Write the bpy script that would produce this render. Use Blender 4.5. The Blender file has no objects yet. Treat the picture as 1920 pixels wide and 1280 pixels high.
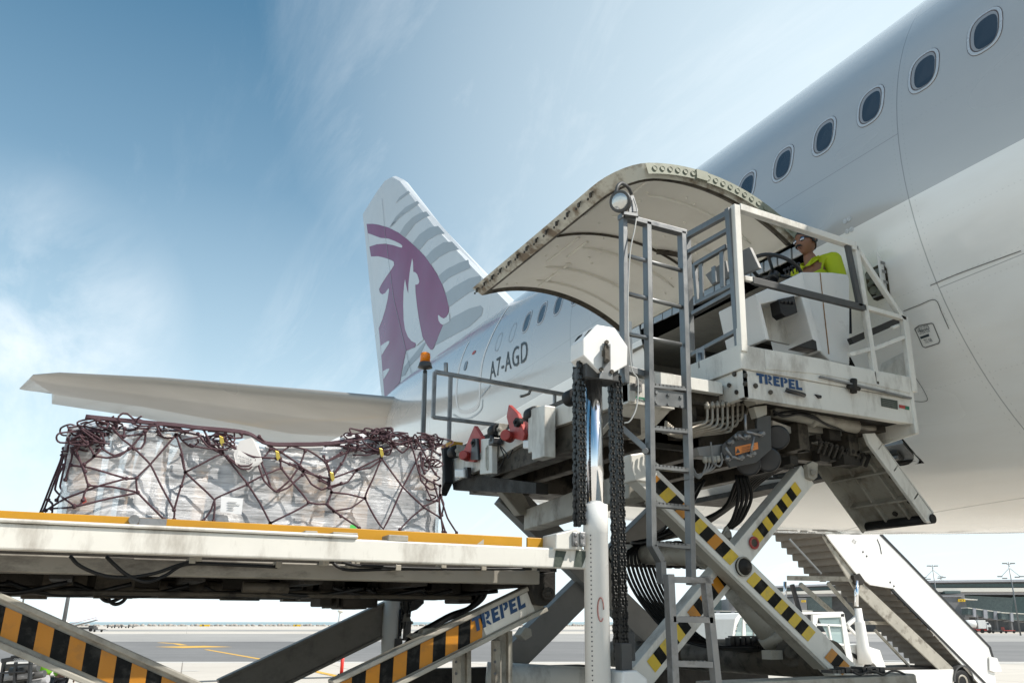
EXPO = 0.36
import bpy, bmesh, math, random
from mathutils import Vector, Matrix, noise
from mathutils.bvhtree import BVHTree
V = Vector
random.seed(7)
scene = bpy.context.scene
COL = scene.collection
H = 2.2                                   # eye height above the apron
R_ = math.radians
# ---------------------------------------------------------------- camera
W_, H_ = 1920., 1280.
XC, YC, F, HOR, VPX = 1040., 640., 1560., 1165., 150.
pitch = math.atan((HOR-YC)/F); th = math.atan((XC-VPX)/math.hypot(F, HOR-YC))
FWD = V((math.sin(th)*math.cos(pitch), math.cos(th)*math.cos(pitch), math.sin(pitch)))
RGT = V((math.cos(th), -math.sin(th), 0)); UPV = RGT.cross(FWD)
HEAD = V((math.sin(th), math.cos(th), 0))
CAM = V((0, 0, H))
def ray(px, py): return FWD + RGT*((px-XC)/F) - UPV*((py-YC)/F)
def at(px, py, X=None, Y=None, Z=None, D=None):   # a point of the place seen in that direction, on the plane x, y, z or depth
    r = ray(px, py)
    t = X/r.x if X is not None else Y/r.y if Y is not None else (Z-H)/r.z if Z is not None else D/(r.dot(HEAD))
    return CAM + r*t
cam = bpy.data.objects.new('camera', bpy.data.cameras.new('camera')); COL.objects.link(cam)
cam.location = CAM
cam.rotation_euler = Matrix((RGT, UPV, -FWD)).transposed().to_euler()
cam.data.sensor_width = 36; cam.data.lens = F/W_*36
cam.data.shift_x = -(XC-W_/2)/W_; cam.data.clip_start = .05; cam.data.clip_end = 9000
scene.camera = cam
# ---------------------------------------------------------------- mesh helper
class MB:
    def __init__(s): s.v = []; s.f = []; s.sm = []; s.mi = []; s.cur = 0
    def add(s, vs, fs, smooth=False):
        b = len(s.v); s.v += [V(p) for p in vs]
        for f in fs: s.f.append([b+i for i in f]); s.sm.append(smooth); s.mi.append(s.cur)
        return s
    def obox(s, c, a, b, d):
        c = V(c); vs = [c+a*i+b*j+d*k for i in (-1, 1) for j in (-1, 1) for k in (-1, 1)]
        return s.add(vs, [(0,1,3,2), (4,6,7,5), (0,4,5,1), (2,3,7,6), (0,2,6,4), (1,5,7,3)])
    def box(s, x0, x1, y0, y1, z0, z1):
        return s.obox(((x0+x1)/2, (y0+y1)/2, (z0+z1)/2), V(((x1-x0)/2,0,0)), V((0,(y1-y0)/2,0)), V((0,0,(z1-z0)/2)))
    def beam(s, a, b, w, h, up=(0,0,1)):      # w across, h along 'up'
        a, b = V(a), V(b); d = b-a; L = d.length
        if L < 1e-6: return s
        d /= L; side = d.cross(V(up))
        if side.length < 1e-4: side = d.cross(V((0,1,0)))
        side.normalize(); u = side.cross(d)
        return s.obox((a+b)/2, d*(L/2), side*(w/2), u*(h/2))
    def tube(s, pts, r, n=8, closed=False):
        pts = [V(p) for p in pts]; m = len(pts)
        if m < 2: return s
        t0 = (pts[1]-pts[0]).normalized()
        nrm = t0.orthogonal().normalized(); vs = []
        for i in range(m):
            if closed: t = (pts[(i+1)%m]-pts[i-1])
            else: t = pts[min(i+1,m-1)]-pts[max(i-1,0)]
            if t.length < 1e-9: t = t0
            t.normalize(); nrm = (nrm-t*nrm.dot(t))
            if nrm.length < 1e-6: nrm = t.orthogonal()
            nrm.normalize(); bn = t.cross(nrm)
            rr = r[i] if isinstance(r, (list, tuple)) else r
            for k in range(n):
                a = 2*math.pi*k/n; vs.append(pts[i]+(nrm*math.cos(a)+bn*math.sin(a))*rr)
        fs = []
        for i in range(m if closed else m-1):
            j = (i+1) % m
            for k in range(n): fs.append((i*n+k, i*n+(k+1)%n, j*n+(k+1)%n, j*n+k))
        s.add(vs, fs, True)
        if not closed:
            b = len(s.v)-len(vs)
            s.f += [[b+k for k in range(n)][::-1], [b+(m-1)*n+k for k in range(n)]]; s.sm += [False]*2; s.mi += [s.cur]*2
        return s
    def cyl(s, a, b, r, n=18, r2=None):
        return s.tube([a, b], [r, r if r2 is None else r2], n)
    def prism(s, poly, vec):
        n = len(poly); vec = V(vec); vs = [V(p) for p in poly]+[V(p)+vec for p in poly]
        return s.add(vs, [tuple(range(n))[::-1], tuple(range(n, 2*n))]+[(i, (i+1)%n, n+(i+1)%n, n+i) for i in range(n)])
    def poly(s, poly): return s.add(poly, [tuple(range(len(poly)))])
    def lathe(s, c, axis, prof, n=20):       # prof: (radius, distance along axis)
        c = V(c); ax = V(axis).normalized(); a1 = ax.orthogonal().normalized(); a2 = ax.cross(a1)
        vs = [c+ax*h+(a1*math.cos(2*math.pi*k/n)+a2*math.sin(2*math.pi*k/n))*r for r, h in prof for k in range(n)]
        fs = [(i*n+k, i*n+(k+1)%n, (i+1)*n+(k+1)%n, (i+1)*n+k) for i in range(len(prof)-1) for k in range(n)]
        s.add(vs, fs, True); b = len(s.v)-len(vs); m = len(prof)
        s.f += [[b+k for k in range(n)][::-1], [b+(m-1)*n+k for k in range(n)]]; s.sm += [False]*2; s.mi += [s.cur]*2
        return s
    def ball(s, c, r, sc=(1,1,1), n=14):
        c = V(c); vs = []; fs = []; m = n//2
        for i in range(m+1):
            p = math.pi*i/m
            for k in range(n):
                a = 2*math.pi*k/n
                vs.append(c+V((r*sc[0]*math.sin(p)*math.cos(a), r*sc[1]*math.sin(p)*math.sin(a), r*sc[2]*math.cos(p))))
        for i in range(m):
            for k in range(n): fs.append((i*n+k, i*n+(k+1)%n, (i+1)*n+(k+1)%n, (i+1)*n+k))
        return s.add(vs, fs, True)
    def bolt(s, c, nrm, r=.012, h=.008):
        c = V(c); n = V(nrm).normalized(); return s.cyl(c-n*.002, c+n*h, r, 6)
    def build(s, name, mat, parent=None, bevel=0, label=None, kind=None, weld=True, split=False):
        if split:
            return s.islands(name, mat, parent, bevel, label, kind)
        me = bpy.data.meshes.new(name); bm = bmesh.new()
        bv = [bm.verts.new(p) for p in s.v]
        for f, sm, mi in zip(s.f, s.sm, s.mi):
            try: q = bm.faces.new([bv[i] for i in f]); q.smooth = sm; q.material_index = mi
            except ValueError: pass
        if weld: bmesh.ops.remove_doubles(bm, verts=bm.verts, dist=1e-5)
        bmesh.ops.recalc_face_normals(bm, faces=bm.faces)
        bm.to_mesh(me); bm.free()
        for m_ in (mat if isinstance(mat, (list, tuple)) else [mat]): me.materials.append(m_)
        o = bpy.data.objects.new(name, me); COL.objects.link(o)
        if parent is not None:
            o.parent = parent; o.matrix_parent_inverse = pinv(parent)
        if bevel:
            b = o.modifiers.new('Bevel', 'BEVEL'); b.width = bevel; b.segments = 2; b.limit_method = 'ANGLE'; b.angle_limit = R_(40)
        if label: o['label'] = label
        if kind: o['kind'] = kind
        return o
def _islands(s, name, mat, parent, bevel, label, kind):
    par = list(range(len(s.v)))
    def fd(i):
        while par[i] != i: par[i] = par[par[i]]; i = par[i]
        return i
    for f in s.f:
        for j in f[1:]: par[fd(f[0])] = fd(j)
    grp = {}
    for k, f in enumerate(s.f): grp.setdefault(fd(f[0]), []).append(k)
    out = []
    for ks in grp.values():
        m = MB(); mp = {}
        for k in ks:
            for i in s.f[k]:
                if i not in mp: mp[i] = len(m.v); m.v.append(s.v[i])
            m.f.append([mp[i] for i in s.f[k]]); m.sm.append(s.sm[k]); m.mi.append(s.mi[k])
        out.append(m.build(name, mat, parent, bevel, label, kind))
    return out[0]
MB.islands = _islands
LOC = {}
def pinv(p): return Matrix.Translation(-LOC[p.name]) if p.name in LOC else Matrix()
def thing(name, label, cat, loc=(0,0,0), group=None):
    o = bpy.data.objects.new(name, None); COL.objects.link(o); o.location = loc; LOC[o.name] = V(loc)
    o['label'] = label; o['category'] = cat; o.empty_display_size = .2
    if group: o['group'] = group
    return o
def tag(o, label, cat, group=None):
    o['label'] = label; o['category'] = cat
    if group: o['group'] = group
    return o
def dup(root, loc, label, group=None, rotz=0):
    r = root.copy(); COL.objects.link(r); r.location = loc; r.rotation_euler = (0,0,rotz); r['label'] = label
    if group: r['group'] = group
    for ch in list(root.children):
        c = ch.copy(); COL.objects.link(c); c.parent = r
        for g in list(ch.children):
            d = g.copy(); COL.objects.link(d); d.parent = c
    return r
def smooth_curve(pts, k=6, ten=1.):                 # Catmull-Rom, ten < 1 pulls it straight
    pts = [V(p) for p in pts]; P = [pts[0]*2-pts[1]]+pts+[pts[-1]*2-pts[-2]]; out = []
    for i in range(1, len(P)-2):
        for j in range(k):
            t = j/k; a, b, c, d = P[i-1], P[i], P[i+1], P[i+2]
            q_ = .5*((2*b)+(c-a)*t+(2*a-5*b+4*c-d)*t*t+(3*b-a-3*c+d)*t**3); out.append(q_*ten+(b+(c-b)*t)*(1-ten))
    return out+[pts[-1]]
# ---------------------------------------------------------------- materials
def newmat(name):
    m = bpy.data.materials.new(name); m.use_nodes = True; nt = m.node_tree
    return m, nt, nt.nodes['Principled BSDF']
def L(nt, a, b): nt.links.new(a, b)
def setn(n, **k):
    for a, b in k.items():
        n.inputs[a.replace('_', ' ')].default_value = b
def noise_node(nt, scale, detail=4, rough=.55, mapping=None, coord='Object'):
    tc = nt.nodes.new('ShaderNodeTexCoord'); mp = nt.nodes.new('ShaderNodeMapping'); L(nt, tc.outputs[coord], mp.inputs[0])
    if mapping: mp.inputs['Scale'].default_value = mapping
    n = nt.nodes.new('ShaderNodeTexNoise'); setn(n, Scale=scale, Detail=detail, Roughness=rough); L(nt, mp.outputs[0], n.inputs['Vector'])
    return n
def ramp(nt, src, stops):
    r = nt.nodes.new('ShaderNodeValToRGB'); L(nt, src, r.inputs[0]); e = r.color_ramp.elements
    while len(e) < len(stops): e.new(.5)
    for q, (p, c) in zip(e, stops): q.position = p; q.color = (c if len(c) == 4 else (*c, 1)) if isinstance(c, tuple) else (c, c, c, 1)
    return r
def mix(nt, fac, a, b, mode='MIX'):
    m = nt.nodes.new('ShaderNodeMix'); m.data_type = 'RGBA'; m.blend_type = mode
    def s(sock, v):
        if isinstance(v, (int, float)): sock.default_value = v
        elif isinstance(v, tuple): sock.default_value = (*v[:3], 1)
        else: L(nt, v, sock)
    s(m.inputs[0], fac); s(m.inputs[6], a); s(m.inputs[7], b); return m.outputs[2]
def mat(name, col, rough=.5, metal=0, dirt=None, amount=.5, dscale=6, var=.06, stretch=(1,1,1), bump=0, bscale=60, coat=0, spec=None, rs=9):
    m, nt, p = newmat(name); c = col
    n = noise_node(nt, 1.7, 6, .6)
    v = ramp(nt, n.outputs[0], [(.3, 1-var), (.7, 1+var*.3)])
    out = mix(nt, 1., (*col, 1), v.outputs[0], 'MULTIPLY')
    if dirt:
        d = noise_node(nt, dscale, 9, .68, stretch)
        dr = ramp(nt, d.outputs[0], [(.5, 0.), (.5+.28*(1.3-amount), amount), (1., 1.)])
        out = mix(nt, dr.outputs[0], out, (*dirt, 1))
    L(nt, out, p.inputs['Base Color'])
    rn = ramp(nt, noise_node(nt, rs, 5 if rs > 2 else 2).outputs[0], [(.3, max(rough-.1, .03)), (.7, min(rough+.12, 1))]); L(nt, rn.outputs[0], p.inputs['Roughness'])
    p.inputs['Metallic'].default_value = metal
    if coat: p.inputs['Coat Weight'].default_value = coat; p.inputs['Coat Roughness'].default_value = .08
    if spec is not None: p.inputs['Specular IOR Level'].default_value = spec
    if bump:
        b = nt.nodes.new('ShaderNodeBump'); b.inputs['Strength'].default_value = bump; b.inputs['Distance'].default_value = .01
        L(nt, noise_node(nt, bscale, 5).outputs[0], b.inputs['Height']); L(nt, b.outputs[0], p.inputs['Normal'])
    return m
M = {}
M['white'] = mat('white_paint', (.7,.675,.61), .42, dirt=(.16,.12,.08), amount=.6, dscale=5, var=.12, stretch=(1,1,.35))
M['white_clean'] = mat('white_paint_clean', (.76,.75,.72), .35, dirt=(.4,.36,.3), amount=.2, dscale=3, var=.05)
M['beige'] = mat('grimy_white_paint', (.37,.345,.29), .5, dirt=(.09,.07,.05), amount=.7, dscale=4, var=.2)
M['grime'] = mat('grimy_dark_metal', (.035,.031,.026), .65, spec=.25, dirt=(.008,.007,.006), amount=.7, dscale=7, var=.3, bump=.3)
M['grime2'] = mat('oily_brown_metal', (.08,.068,.052), .55, spec=.3, dirt=(.012,.01,.008), amount=.8, dscale=9, var=.3, bump=.3)
M['galv'] = mat('galvanised_steel', (.22,.225,.225), .42, .75, dirt=(.16,.16,.16), amount=.6, dscale=14, var=.2)
M['pipe'] = mat('dull_pipe', (.3,.27,.22), .45, .3, dirt=(.12,.08,.05), amount=.6, dscale=12)
M['steel'] = mat('dull_steel', (.3,.3,.3), .45, .8, dirt=(.08,.07,.06), amount=.6, dscale=8, var=.2)
M['chrome'] = mat('polished_chrome', (.85,.86,.88), .06, 1, var=.02)
M['rubber'] = mat('black_rubber', (.012,.012,.012), .6, spec=.3, var=.2, bump=.15)
M['hose'] = mat('black_hose', (.008,.008,.008), .45, spec=.3, var=.1)
M['chain'] = mat('greasy_chain_steel', (.04,.04,.038), .4, .6, dirt=(.015,.015,.015), amount=.6, dscale=20, var=.2)
M['yellow'] = mat('amber_yellow_paint', (.52,.25,.004), .5, dirt=(.2,.1,.02), amount=.4, dscale=6, var=.2, stretch=(.3,1,1))
M['hazy'] = mat('hazard_yellow', (.68,.47,.03), .45, dirt=(.22,.18,.1), amount=.5, dscale=14, var=.2)
M['hazo'] = mat('hazard_orange', (.52,.2,.004), .45, dirt=(.16,.09,.03), amount=.5, dscale=12, var=.2)
M['hazb'] = mat('hazard_black', (.006,.0065,.006), .6, var=.2, spec=.15, dirt=(.1,.095,.085), amount=.4, dscale=16)
M['hazg'] = mat('dark_green_marking', (.05,.065,.05), .5, dirt=(.3,.3,.26), amount=.3, dscale=20)
M['red'] = mat('faded_red_paint', (.42,.06,.05), .5, dirt=(.1,.03,.02), amount=.4, dscale=10, var=.2)
M['blue'] = mat('logo_blue', (.008,.05,.14), .45, var=.05)
M['green'] = mat('label_green', (.02,.16,.09), .5, var=.1)
M['orange'] = mat('label_orange', (.75,.25,.06), .5, var=.1)
M['black'] = mat('black_plastic', (.016,.016,.017), .38, var=.1)
M['ink'] = mat('dark_lettering', (.04,.055,.065), .5, var=.05)
M['grey'] = mat('mid_grey_paint', (.19,.185,.175), .45, dirt=(.1,.1,.09), amount=.4, dscale=6)
M['dkgrey'] = mat('dark_grey_paint', (.06,.06,.058), .5, dirt=(.05,.045,.04), amount=.4, dscale=6)
M['rope'] = mat('maroon_net_webbing', (.075,.034,.042), .75, var=.25, bump=.3, bscale=200)
M['skin'] = mat('brown_skin', (.22,.1,.055), .5, var=.08)
M['hair'] = mat('black_hair', (.012,.01,.009), .5, var=.2)
M['shirt'] = mat('lime_yellow_shirt', (.4,.46,.006), .8, var=.08)
M['vest'] = mat('lime_green_vest', (.2,.52,.02), .7, var=.1)
M['trouser'] = mat('dark_navy_trousers', (.012,.014,.02), .8, var=.1)
M['card'] = mat('brown_cardboard', (.44,.3,.19), .75, var=.1, dirt=(.22,.13,.07), amount=.3)
M['paper'] = mat('white_paper', (.72,.72,.72), .6, var=.04)
M['boxgrey'] = mat('grey_carton', (.36,.36,.37), .6, var=.15)
M['boxwhite'] = mat('white_carton', (.62,.6,.58), .6, var=.1)
M['boxdark'] = mat('black_carton', (.1,.1,.105), .5, var=.1)
M['brass'] = mat('brass_clip', (.5,.38,.08), .35, .7, var=.1)
def glass_mat(name, col, rough=.05, alpha=.35):
    m, nt, p = newmat(name); setn(p, Base_Color=(*col, 1), Roughness=rough)
    t = nt.nodes.new('ShaderNodeBsdfTransparent'); t.inputs[0].default_value = (.75,.85,.85,1)
    x = nt.nodes.new('ShaderNodeMixShader'); x.inputs[0].default_value = alpha
    L(nt, t.outputs[0], x.inputs[1]); L(nt, p.outputs[0], x.inputs[2]); L(nt, x.outputs[0], nt.nodes['Material Output'].inputs[0]); return m
M['glass'] = glass_mat('clear_cab_glass', (.5,.6,.6))
M['cglass'] = mat('dark_green_curtain_glass', (.04,.085,.085), .15, var=.3, spec=.6)
def amber():
    m, nt, p = newmat('amber_lens'); setn(p, Base_Color=(.95,.28,.01,1), Roughness=.2)
    p.inputs['Transmission Weight'].default_value = .3; return m
M['amber'] = amber()
def lens():
    m, nt, p = newmat('lamp_lens'); setn(p, Base_Color=(.6,.6,.58,1), Roughness=.15, Metallic=.6)
    b = nt.nodes.new('ShaderNodeBump'); b.inputs['Strength'].default_value = .8
    v = nt.nodes.new('ShaderNodeTexVoronoi'); v.inputs['Scale'].default_value = 90
    tc = nt.nodes.new('ShaderNodeTexCoord'); L(nt, tc.outputs['Object'], v.inputs['Vector']); L(nt, v.outputs[0], b.inputs['Height']); L(nt, b.outputs[0], p.inputs['Normal']); return m
M['lens'] = lens()
# 2D text outlines as triangulated sheets
def text2d(body, size=1., spacing=1.):
    cu = bpy.data.curves.new('lettering', 'FONT'); cu.body = body; cu.size = size; cu.space_character = spacing; cu.resolution_u = 3
    ob = bpy.data.objects.new('lettering', cu); COL.objects.link(ob)
    dg = bpy.context.evaluated_depsgraph_get(); me = bpy.data.meshes.new_from_object(ob.evaluated_get(dg))
    vs = [(v.co.x, v.co.y) for v in me.vertices]; fs = [tuple(p.vertices) for p in me.polygons]
    bpy.data.objects.remove(ob); bpy.data.curves.remove(cu); bpy.data.meshes.remove(me)
    return vs, fs
def text_on(body, o, u, v, height, fn=None, spacing=1., width=None):   # lettering laid on the plane o + s*u + t*v
    vs, fs = text2d(body, 1., spacing); x0 = min(p[0] for p in vs); x1 = max(p[0] for p in vs); y0 = min(p[1] for p in vs); y1 = max(p[1] for p in vs)
    k = height/(y1-y0); kx = width/(x1-x0) if width else k
    mb = MB(); mb.add([V(o)+V(u)*((a-x0)*kx)+V(v)*((b-y0)*k) for a, b in vs], fs); return mb
LETTERS = {
 'T': (.82, [[(0,1),(.78,1),(.74,.72),(.56,.74),(.56,0),(.27,0),(.27,.74),(0,.76)]]),
 'R': (.86, [[(0,0),(.27,0),(.27,1),(0,1)], [(.32,1),(.55,1),(.72,.86),(.72,.6),(.55,.45),(.34,.45),(.34,.6),(.43,.63),(.46,.72),(.43,.8),(.32,.82)], [(.34,.38),(.5,.38),(.76,0),(.62,0),(.34,.22)]]),
 'E': (.74, [[(0,0),(.64,0),(.62,.24),(.28,.24),(.28,.4),(.56,.4),(.56,.62),(.28,.62),(.28,.76),(.62,.76),(.66,1),(0,1)]]),
 'P': (.82, [[(0,0),(.27,0),(.27,1),(0,1)], [(.32,1),(.55,1),(.72,.86),(.72,.6),(.55,.45),(.34,.42),(.34,.6),(.43,.63),(.46,.72),(.43,.8),(.32,.82)]]),
 'L': (.7, [[(0,0),(.66,0),(.64,.3),(.27,.24),(.27,1),(0,1)]])}
def maker_logo(o, u, v, height, width):
    mb = MB(); tot = sum(LETTERS[c][0] for c in 'TREPEL')-.06; x = 0
    for c in 'TREPEL':
        adv, ps = LETTERS[c]
        for p in ps: mb.poly([V(o)+V(u)*((x+a)/tot*width)+V(v)*(b*height) for a, b in p])
        x += adv
    return mb
# ================================================================ SKY AND SUN
SUN = V((.47, -.47, .75)).normalized()
el = math.asin(SUN.z); az = math.atan2(SUN.x, SUN.y)
w = bpy.data.worlds.new('World'); scene.world = w; w.use_nodes = True; nt = w.node_tree
bg = nt.nodes['Background']
sky = nt.nodes.new('ShaderNodeTexSky'); sky.sky_type = 'NISHITA'; sky.sun_disc = False; sky.sun_elevation = el; sky.sun_rotation = az
sky.altitude = 0; sky.air_density = 1.0; sky.dust_density = 1.2; sky.ozone_density = 2.2
tc = nt.nodes.new('ShaderNodeTexCoord'); sep = nt.nodes.new('ShaderNodeSeparateXYZ'); L(nt, tc.outputs['Generated'], sep.inputs[0])
def math_(op, a, b=None, nt_=None, clamp=False):
    n = (nt_ or nt).nodes.new('ShaderNodeMath'); n.operation = op; n.use_clamp = clamp
    for i, q in enumerate((a, b)):
        if q is None: continue
        if isinstance(q, (int, float)): n.inputs[i].default_value = q
        else: L(nt_ or nt, q, n.inputs[i])
    return n.outputs[0]
# cirrus: noise on the direction divided by height, i.e. clouds on a high flat layer
zz = math_('ADD', math_('MAXIMUM', sep.outputs[2], 0.), .22)
cx = math_('DIVIDE', sep.outputs[0], zz); cy = math_('DIVIDE', sep.outputs[1], zz)
cmb = nt.nodes.new('ShaderNodeCombineXYZ'); L(nt, cx, cmb.inputs[0]); L(nt, cy, cmb.inputs[1])
def cn(scale, rot, st, detail, rough, loc=(0,0,0), dist=0.):
    mp = nt.nodes.new('ShaderNodeMapping'); L(nt, cmb.outputs[0], mp.inputs[0]); mp.inputs['Rotation'].default_value = (0,0,rot); mp.inputs['Scale'].default_value = st; mp.inputs['Location'].default_value = loc
    n = nt.nodes.new('ShaderNodeTexNoise'); setn(n, Scale=scale, Detail=detail, Roughness=rough, Distortion=dist); L(nt, mp.outputs[0], n.inputs['Vector']); return n.outputs[0]
c1 = cn(4.2, .5, (1, .26, 1), 13, .7, (3.1, .4, 0), .55)
c2 = cn(1.1, .9, (1, .6, 1), 4, .5, (.3, 2.2, 0))
cl = math_('MULTIPLY', ramp(nt, c1, [(.5, 0.), (.8, 1.)]).outputs[0], ramp(nt, c2, [(.42, .08), (.68, 1.)]).outputs[0])
lowL = nt.nodes.new('ShaderNodeVectorMath'); lowL.operation = 'DOT_PRODUCT'; L(nt, tc.outputs['Generated'], lowL.inputs[0]); lowL.inputs[1].default_value = tuple(ray(-20, 640).normalized())
c3_ = cn(3.2, -.35, (1, .35, 1), 9, .62, (7.1, 1.4, 0), .4)
bank = math_('MULTIPLY', ramp(nt, lowL.outputs['Value'], [(.982, 0.), (.999, 1.)]).outputs[0], ramp(nt, c3_, [(.4, 0.), (.66, 1.)]).outputs[0])
cl = math_('MAXIMUM', cl, bank)
el_ = ramp(nt, sep.outputs[2], [(0., 1.), (.1, .78), (.28, .38), (.46, .12), (.66, .0)]).outputs[0]   # whitening towards the horizon
# brighter air towards the right of the place (sun side)
dotv = nt.nodes.new('ShaderNodeVectorMath'); dotv.operation = 'DOT_PRODUCT'; L(nt, tc.outputs['Generated'], dotv.inputs[0]); dotv.inputs[1].default_value = (.85, .35, .3)
side = ramp(nt, dotv.outputs['Value'], [(.5, 0.), (.98, .85)]).outputs[0]
veil = math_('MAXIMUM', el_, side)
hs = nt.nodes.new('ShaderNodeHueSaturation'); L(nt, sky.outputs[0], hs.inputs['Color']); hs.inputs['Saturation'].default_value = 1.2; hs.inputs['Hue'].default_value = .475; hs.inputs['Value'].default_value = 1.22
colA = mix(nt, veil, hs.outputs[0], (8.7, 9.9, 10.3))
colB = mix(nt, math_('MULTIPLY', cl, .6), colA, (10.2, 10.6, 10.8))
L(nt, colB, bg.inputs[0]); bg.inputs[1].default_value = .093
sl = bpy.data.lights.new('sun', 'SUN'); sl.energy = 4.3; sl.angle = R_(.6); sl.color = (1, .95, .87)
so = bpy.data.objects.new('sun', sl); COL.objects.link(so); so.rotation_euler = SUN.to_track_quat('Z', 'Y').to_euler()
scene.view_settings.view_transform = 'Standard'; scene.view_settings.look = 'None'; scene.view_settings.exposure = EXPO; scene.view_settings.gamma = 1
scene.cycles.max_bounces = 8; scene.cycles.diffuse_bounces = 5; scene.cycles.transparent_max_bounces = 16; scene.cycles.use_denoising = True
# ================================================================ GROUND
m, nt, p = newmat('apron_concrete')
n1 = noise_node(nt, .08, 8, .6); n2 = noise_node(nt, 1.2, 6, .6); n3 = noise_node(nt, .5, 5, .6, (.15, 1, 1))
c = mix(nt, ramp(nt, n1.outputs[0], [(.3, 0.), (.7, 1.)]).outputs[0], (.52,.47,.4), (.6,.55,.48))
c = mix(nt, ramp(nt, n3.outputs[0], [(.55, 0.), (.8, .3)]).outputs[0], c, (.28,.25,.22))
br = nt.nodes.new('ShaderNodeTexBrick'); tc = nt.nodes.new('ShaderNodeTexCoord'); mp = nt.nodes.new('ShaderNodeMapping'); mp.inputs['Rotation'].default_value = (0,0,.1)
L(nt, tc.outputs['Object'], mp.inputs[0]); L(nt, mp.outputs[0], br.inputs['Vector']); br.offset = 0
setn(br, Scale=1., Mortar_Size=.03, Brick_Width=7.5, Row_Height=7.5, Color1=(1,1,1,1), Color2=(.94,.94,.94,1), Mortar=(.45,.42,.4,1))
c = mix(nt, 1., c, br.outputs[0], 'MULTIPLY'); L(nt, c, p.inputs['Base Color']); p.inputs['Roughness'].default_value = .85
g = MB(); g.add([(-3000,-3000,0), (3000,-3000,0), (3000,3000,0), (-3000,3000,0)], [(0,1,2,3)]); g.build('ground', m, kind='structure')
def band(name, d0, d1, mt, z, s0=-900, s1=900, kind='structure'):   # a strip lying across the line of sight of the apron
    mb = MB(); mb.add([HEAD*d0+RGT*s0+V((0,0,z)), HEAD*d0+RGT*s1+V((0,0,z)), HEAD*d1+RGT*s1+V((0,0,z)), HEAD*d1+RGT*s0+V((0,0,z))], [(0,1,2,3)])
    return mb.build(name, mt, kind=kind)
def streaks(nt, c, k, sc=1.):          # tyre marks and stains drawn out along the taxiing direction
    tc = nt.nodes.new('ShaderNodeTexCoord'); mp = nt.nodes.new('ShaderNodeMapping'); mp.vector_type = 'POINT'; mp.inputs['Rotation'].default_value = (0,0,th); L(nt, tc.outputs['Object'], mp.inputs[0])
    m2 = nt.nodes.new('ShaderNodeMapping'); m2.inputs['Scale'].default_value = (.012*sc,.55*sc,1); L(nt, mp.outputs[0], m2.inputs[0])
    n = nt.nodes.new('ShaderNodeTexNoise'); setn(n, Scale=1., Detail=8, Roughness=.7); L(nt, m2.outputs[0], n.inputs['Vector'])
    c = mix(nt, ramp(nt, n.outputs[0], [(.5, 0.), (.7, k)]).outputs[0], c, (.06,.055,.05))
    s = noise_node(nt, .35, 5, .6); return mix(nt, ramp(nt, s.outputs[0], [(.62, 0.), (.72, k*.8)]).outputs[0], c, (.09,.08,.07))
def asphalt(name, a, b):
    m, nt, p = newmat(name); n1 = noise_node(nt, .06, 8, .65, (1,.25,1)); n2 = noise_node(nt, 3., 5, .7)
    c = mix(nt, ramp(nt, n1.outputs[0], [(.3, 0.), (.7, 1.)]).outputs[0], a, b)
    c = mix(nt, 1., c, ramp(nt, n2.outputs[0], [(.3, .85), (.7, 1.05)]).outputs[0], 'MULTIPLY'); c = streaks(nt, c, .45); L(nt, c, p.inputs['Base Color']); p.inputs['Roughness'].default_value = .8; return m
M['asph'] = asphalt('dark_asphalt', (.15,.145,.14), (.23,.22,.21)); M['asph2'] = asphalt('grey_asphalt', (.3,.285,.265), (.4,.38,.35))
M['paintw'] = mat('white_line_paint', (.75,.75,.72), .6, var=.15); M['painty'] = mat('yellow_line_paint', (.75,.42,.04), .6, var=.2)
band('taxiway', 52, 104, M['asph'], .004, -260, 60); band('taxiway_shoulder', 104.01, 170, M['asph2'], .004); band('far_taxiway', 215, 262, M['asph2'], .006)
band('edge_line', 50.8, 51.3, M['paintw'], .008, -260, 60)
def strip(name, mt, pts, wd, z=.012):
    pts = [at(*q, Z=0) for q in pts]; mb = MB()
    for a, b in zip(pts, pts[1:]):
        d = (b-a).normalized(); s = V((-d.y, d.x, 0))*wd/2; k = V((0,0,z))
        mb.add([a-s+k, b-s+k, b+s+k, a+s+k], [(0,1,2,3)])
    return mb.build(name, mt, kind='structure')
strip('yellow_line', M['painty'], [(386,1217), (505,1238), (600,1260), (690,1280), (800,1304)], .35)
strip('yellow_line', M['painty'], [(300,1204), (330,1206), (345,1209)], .7)
strip('yellow_marking', M['painty'], [(316,1213), (408,1211)], 5.5)
strip('white_dash', M['paintw'], [(340,1257), (372,1257)], .25); strip('white_dash', M['paintw'], [(684,1247), (740,1246)], .25)
strip('drain_channel', M['dkgrey'], [(300,1280), (480,1273), (760,1266), (1000,1262)], .7, .014)
strip('white_line', M['paintw'], [(1600,1236), (1990,1246)], .35)
# sea and its rock wall
m, nt, p = newmat('pale_sea'); c = mix(nt, noise_node(nt, .02, 5).outputs[0], (.16,.24,.25), (.3,.38,.38)); L(nt, c, p.inputs['Base Color']); p.inputs['Roughness'].default_value = .35
mb = MB(); mb.add([HEAD*620-RGT*3000+V((0,0,.03)), HEAD*620+RGT*60+V((0,0,.03)), HEAD*8000+RGT*60+V((0,0,.03)), HEAD*8000-RGT*5000+V((0,0,.03))], [(0,1,2,3)])
mb.v = mb.v[:1]+[HEAD*620+RGT*900+V((0,0,.03)), HEAD*8000+RGT*6000+V((0,0,.03))]+mb.v[3:]; mb.build('sea', m, kind='structure')
mb = MB(); rr = random.Random(3)
for i in range(520):
    s = -330+i*1.05; c = HEAD*rr.uniform(470, 478)+RGT*s; r = rr.uniform(.5, 1.0)
    mb.ball(c+V((0,0,r*.5)), r, (1.2, .9, rr.uniform(.6,1)), 6)
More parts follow.
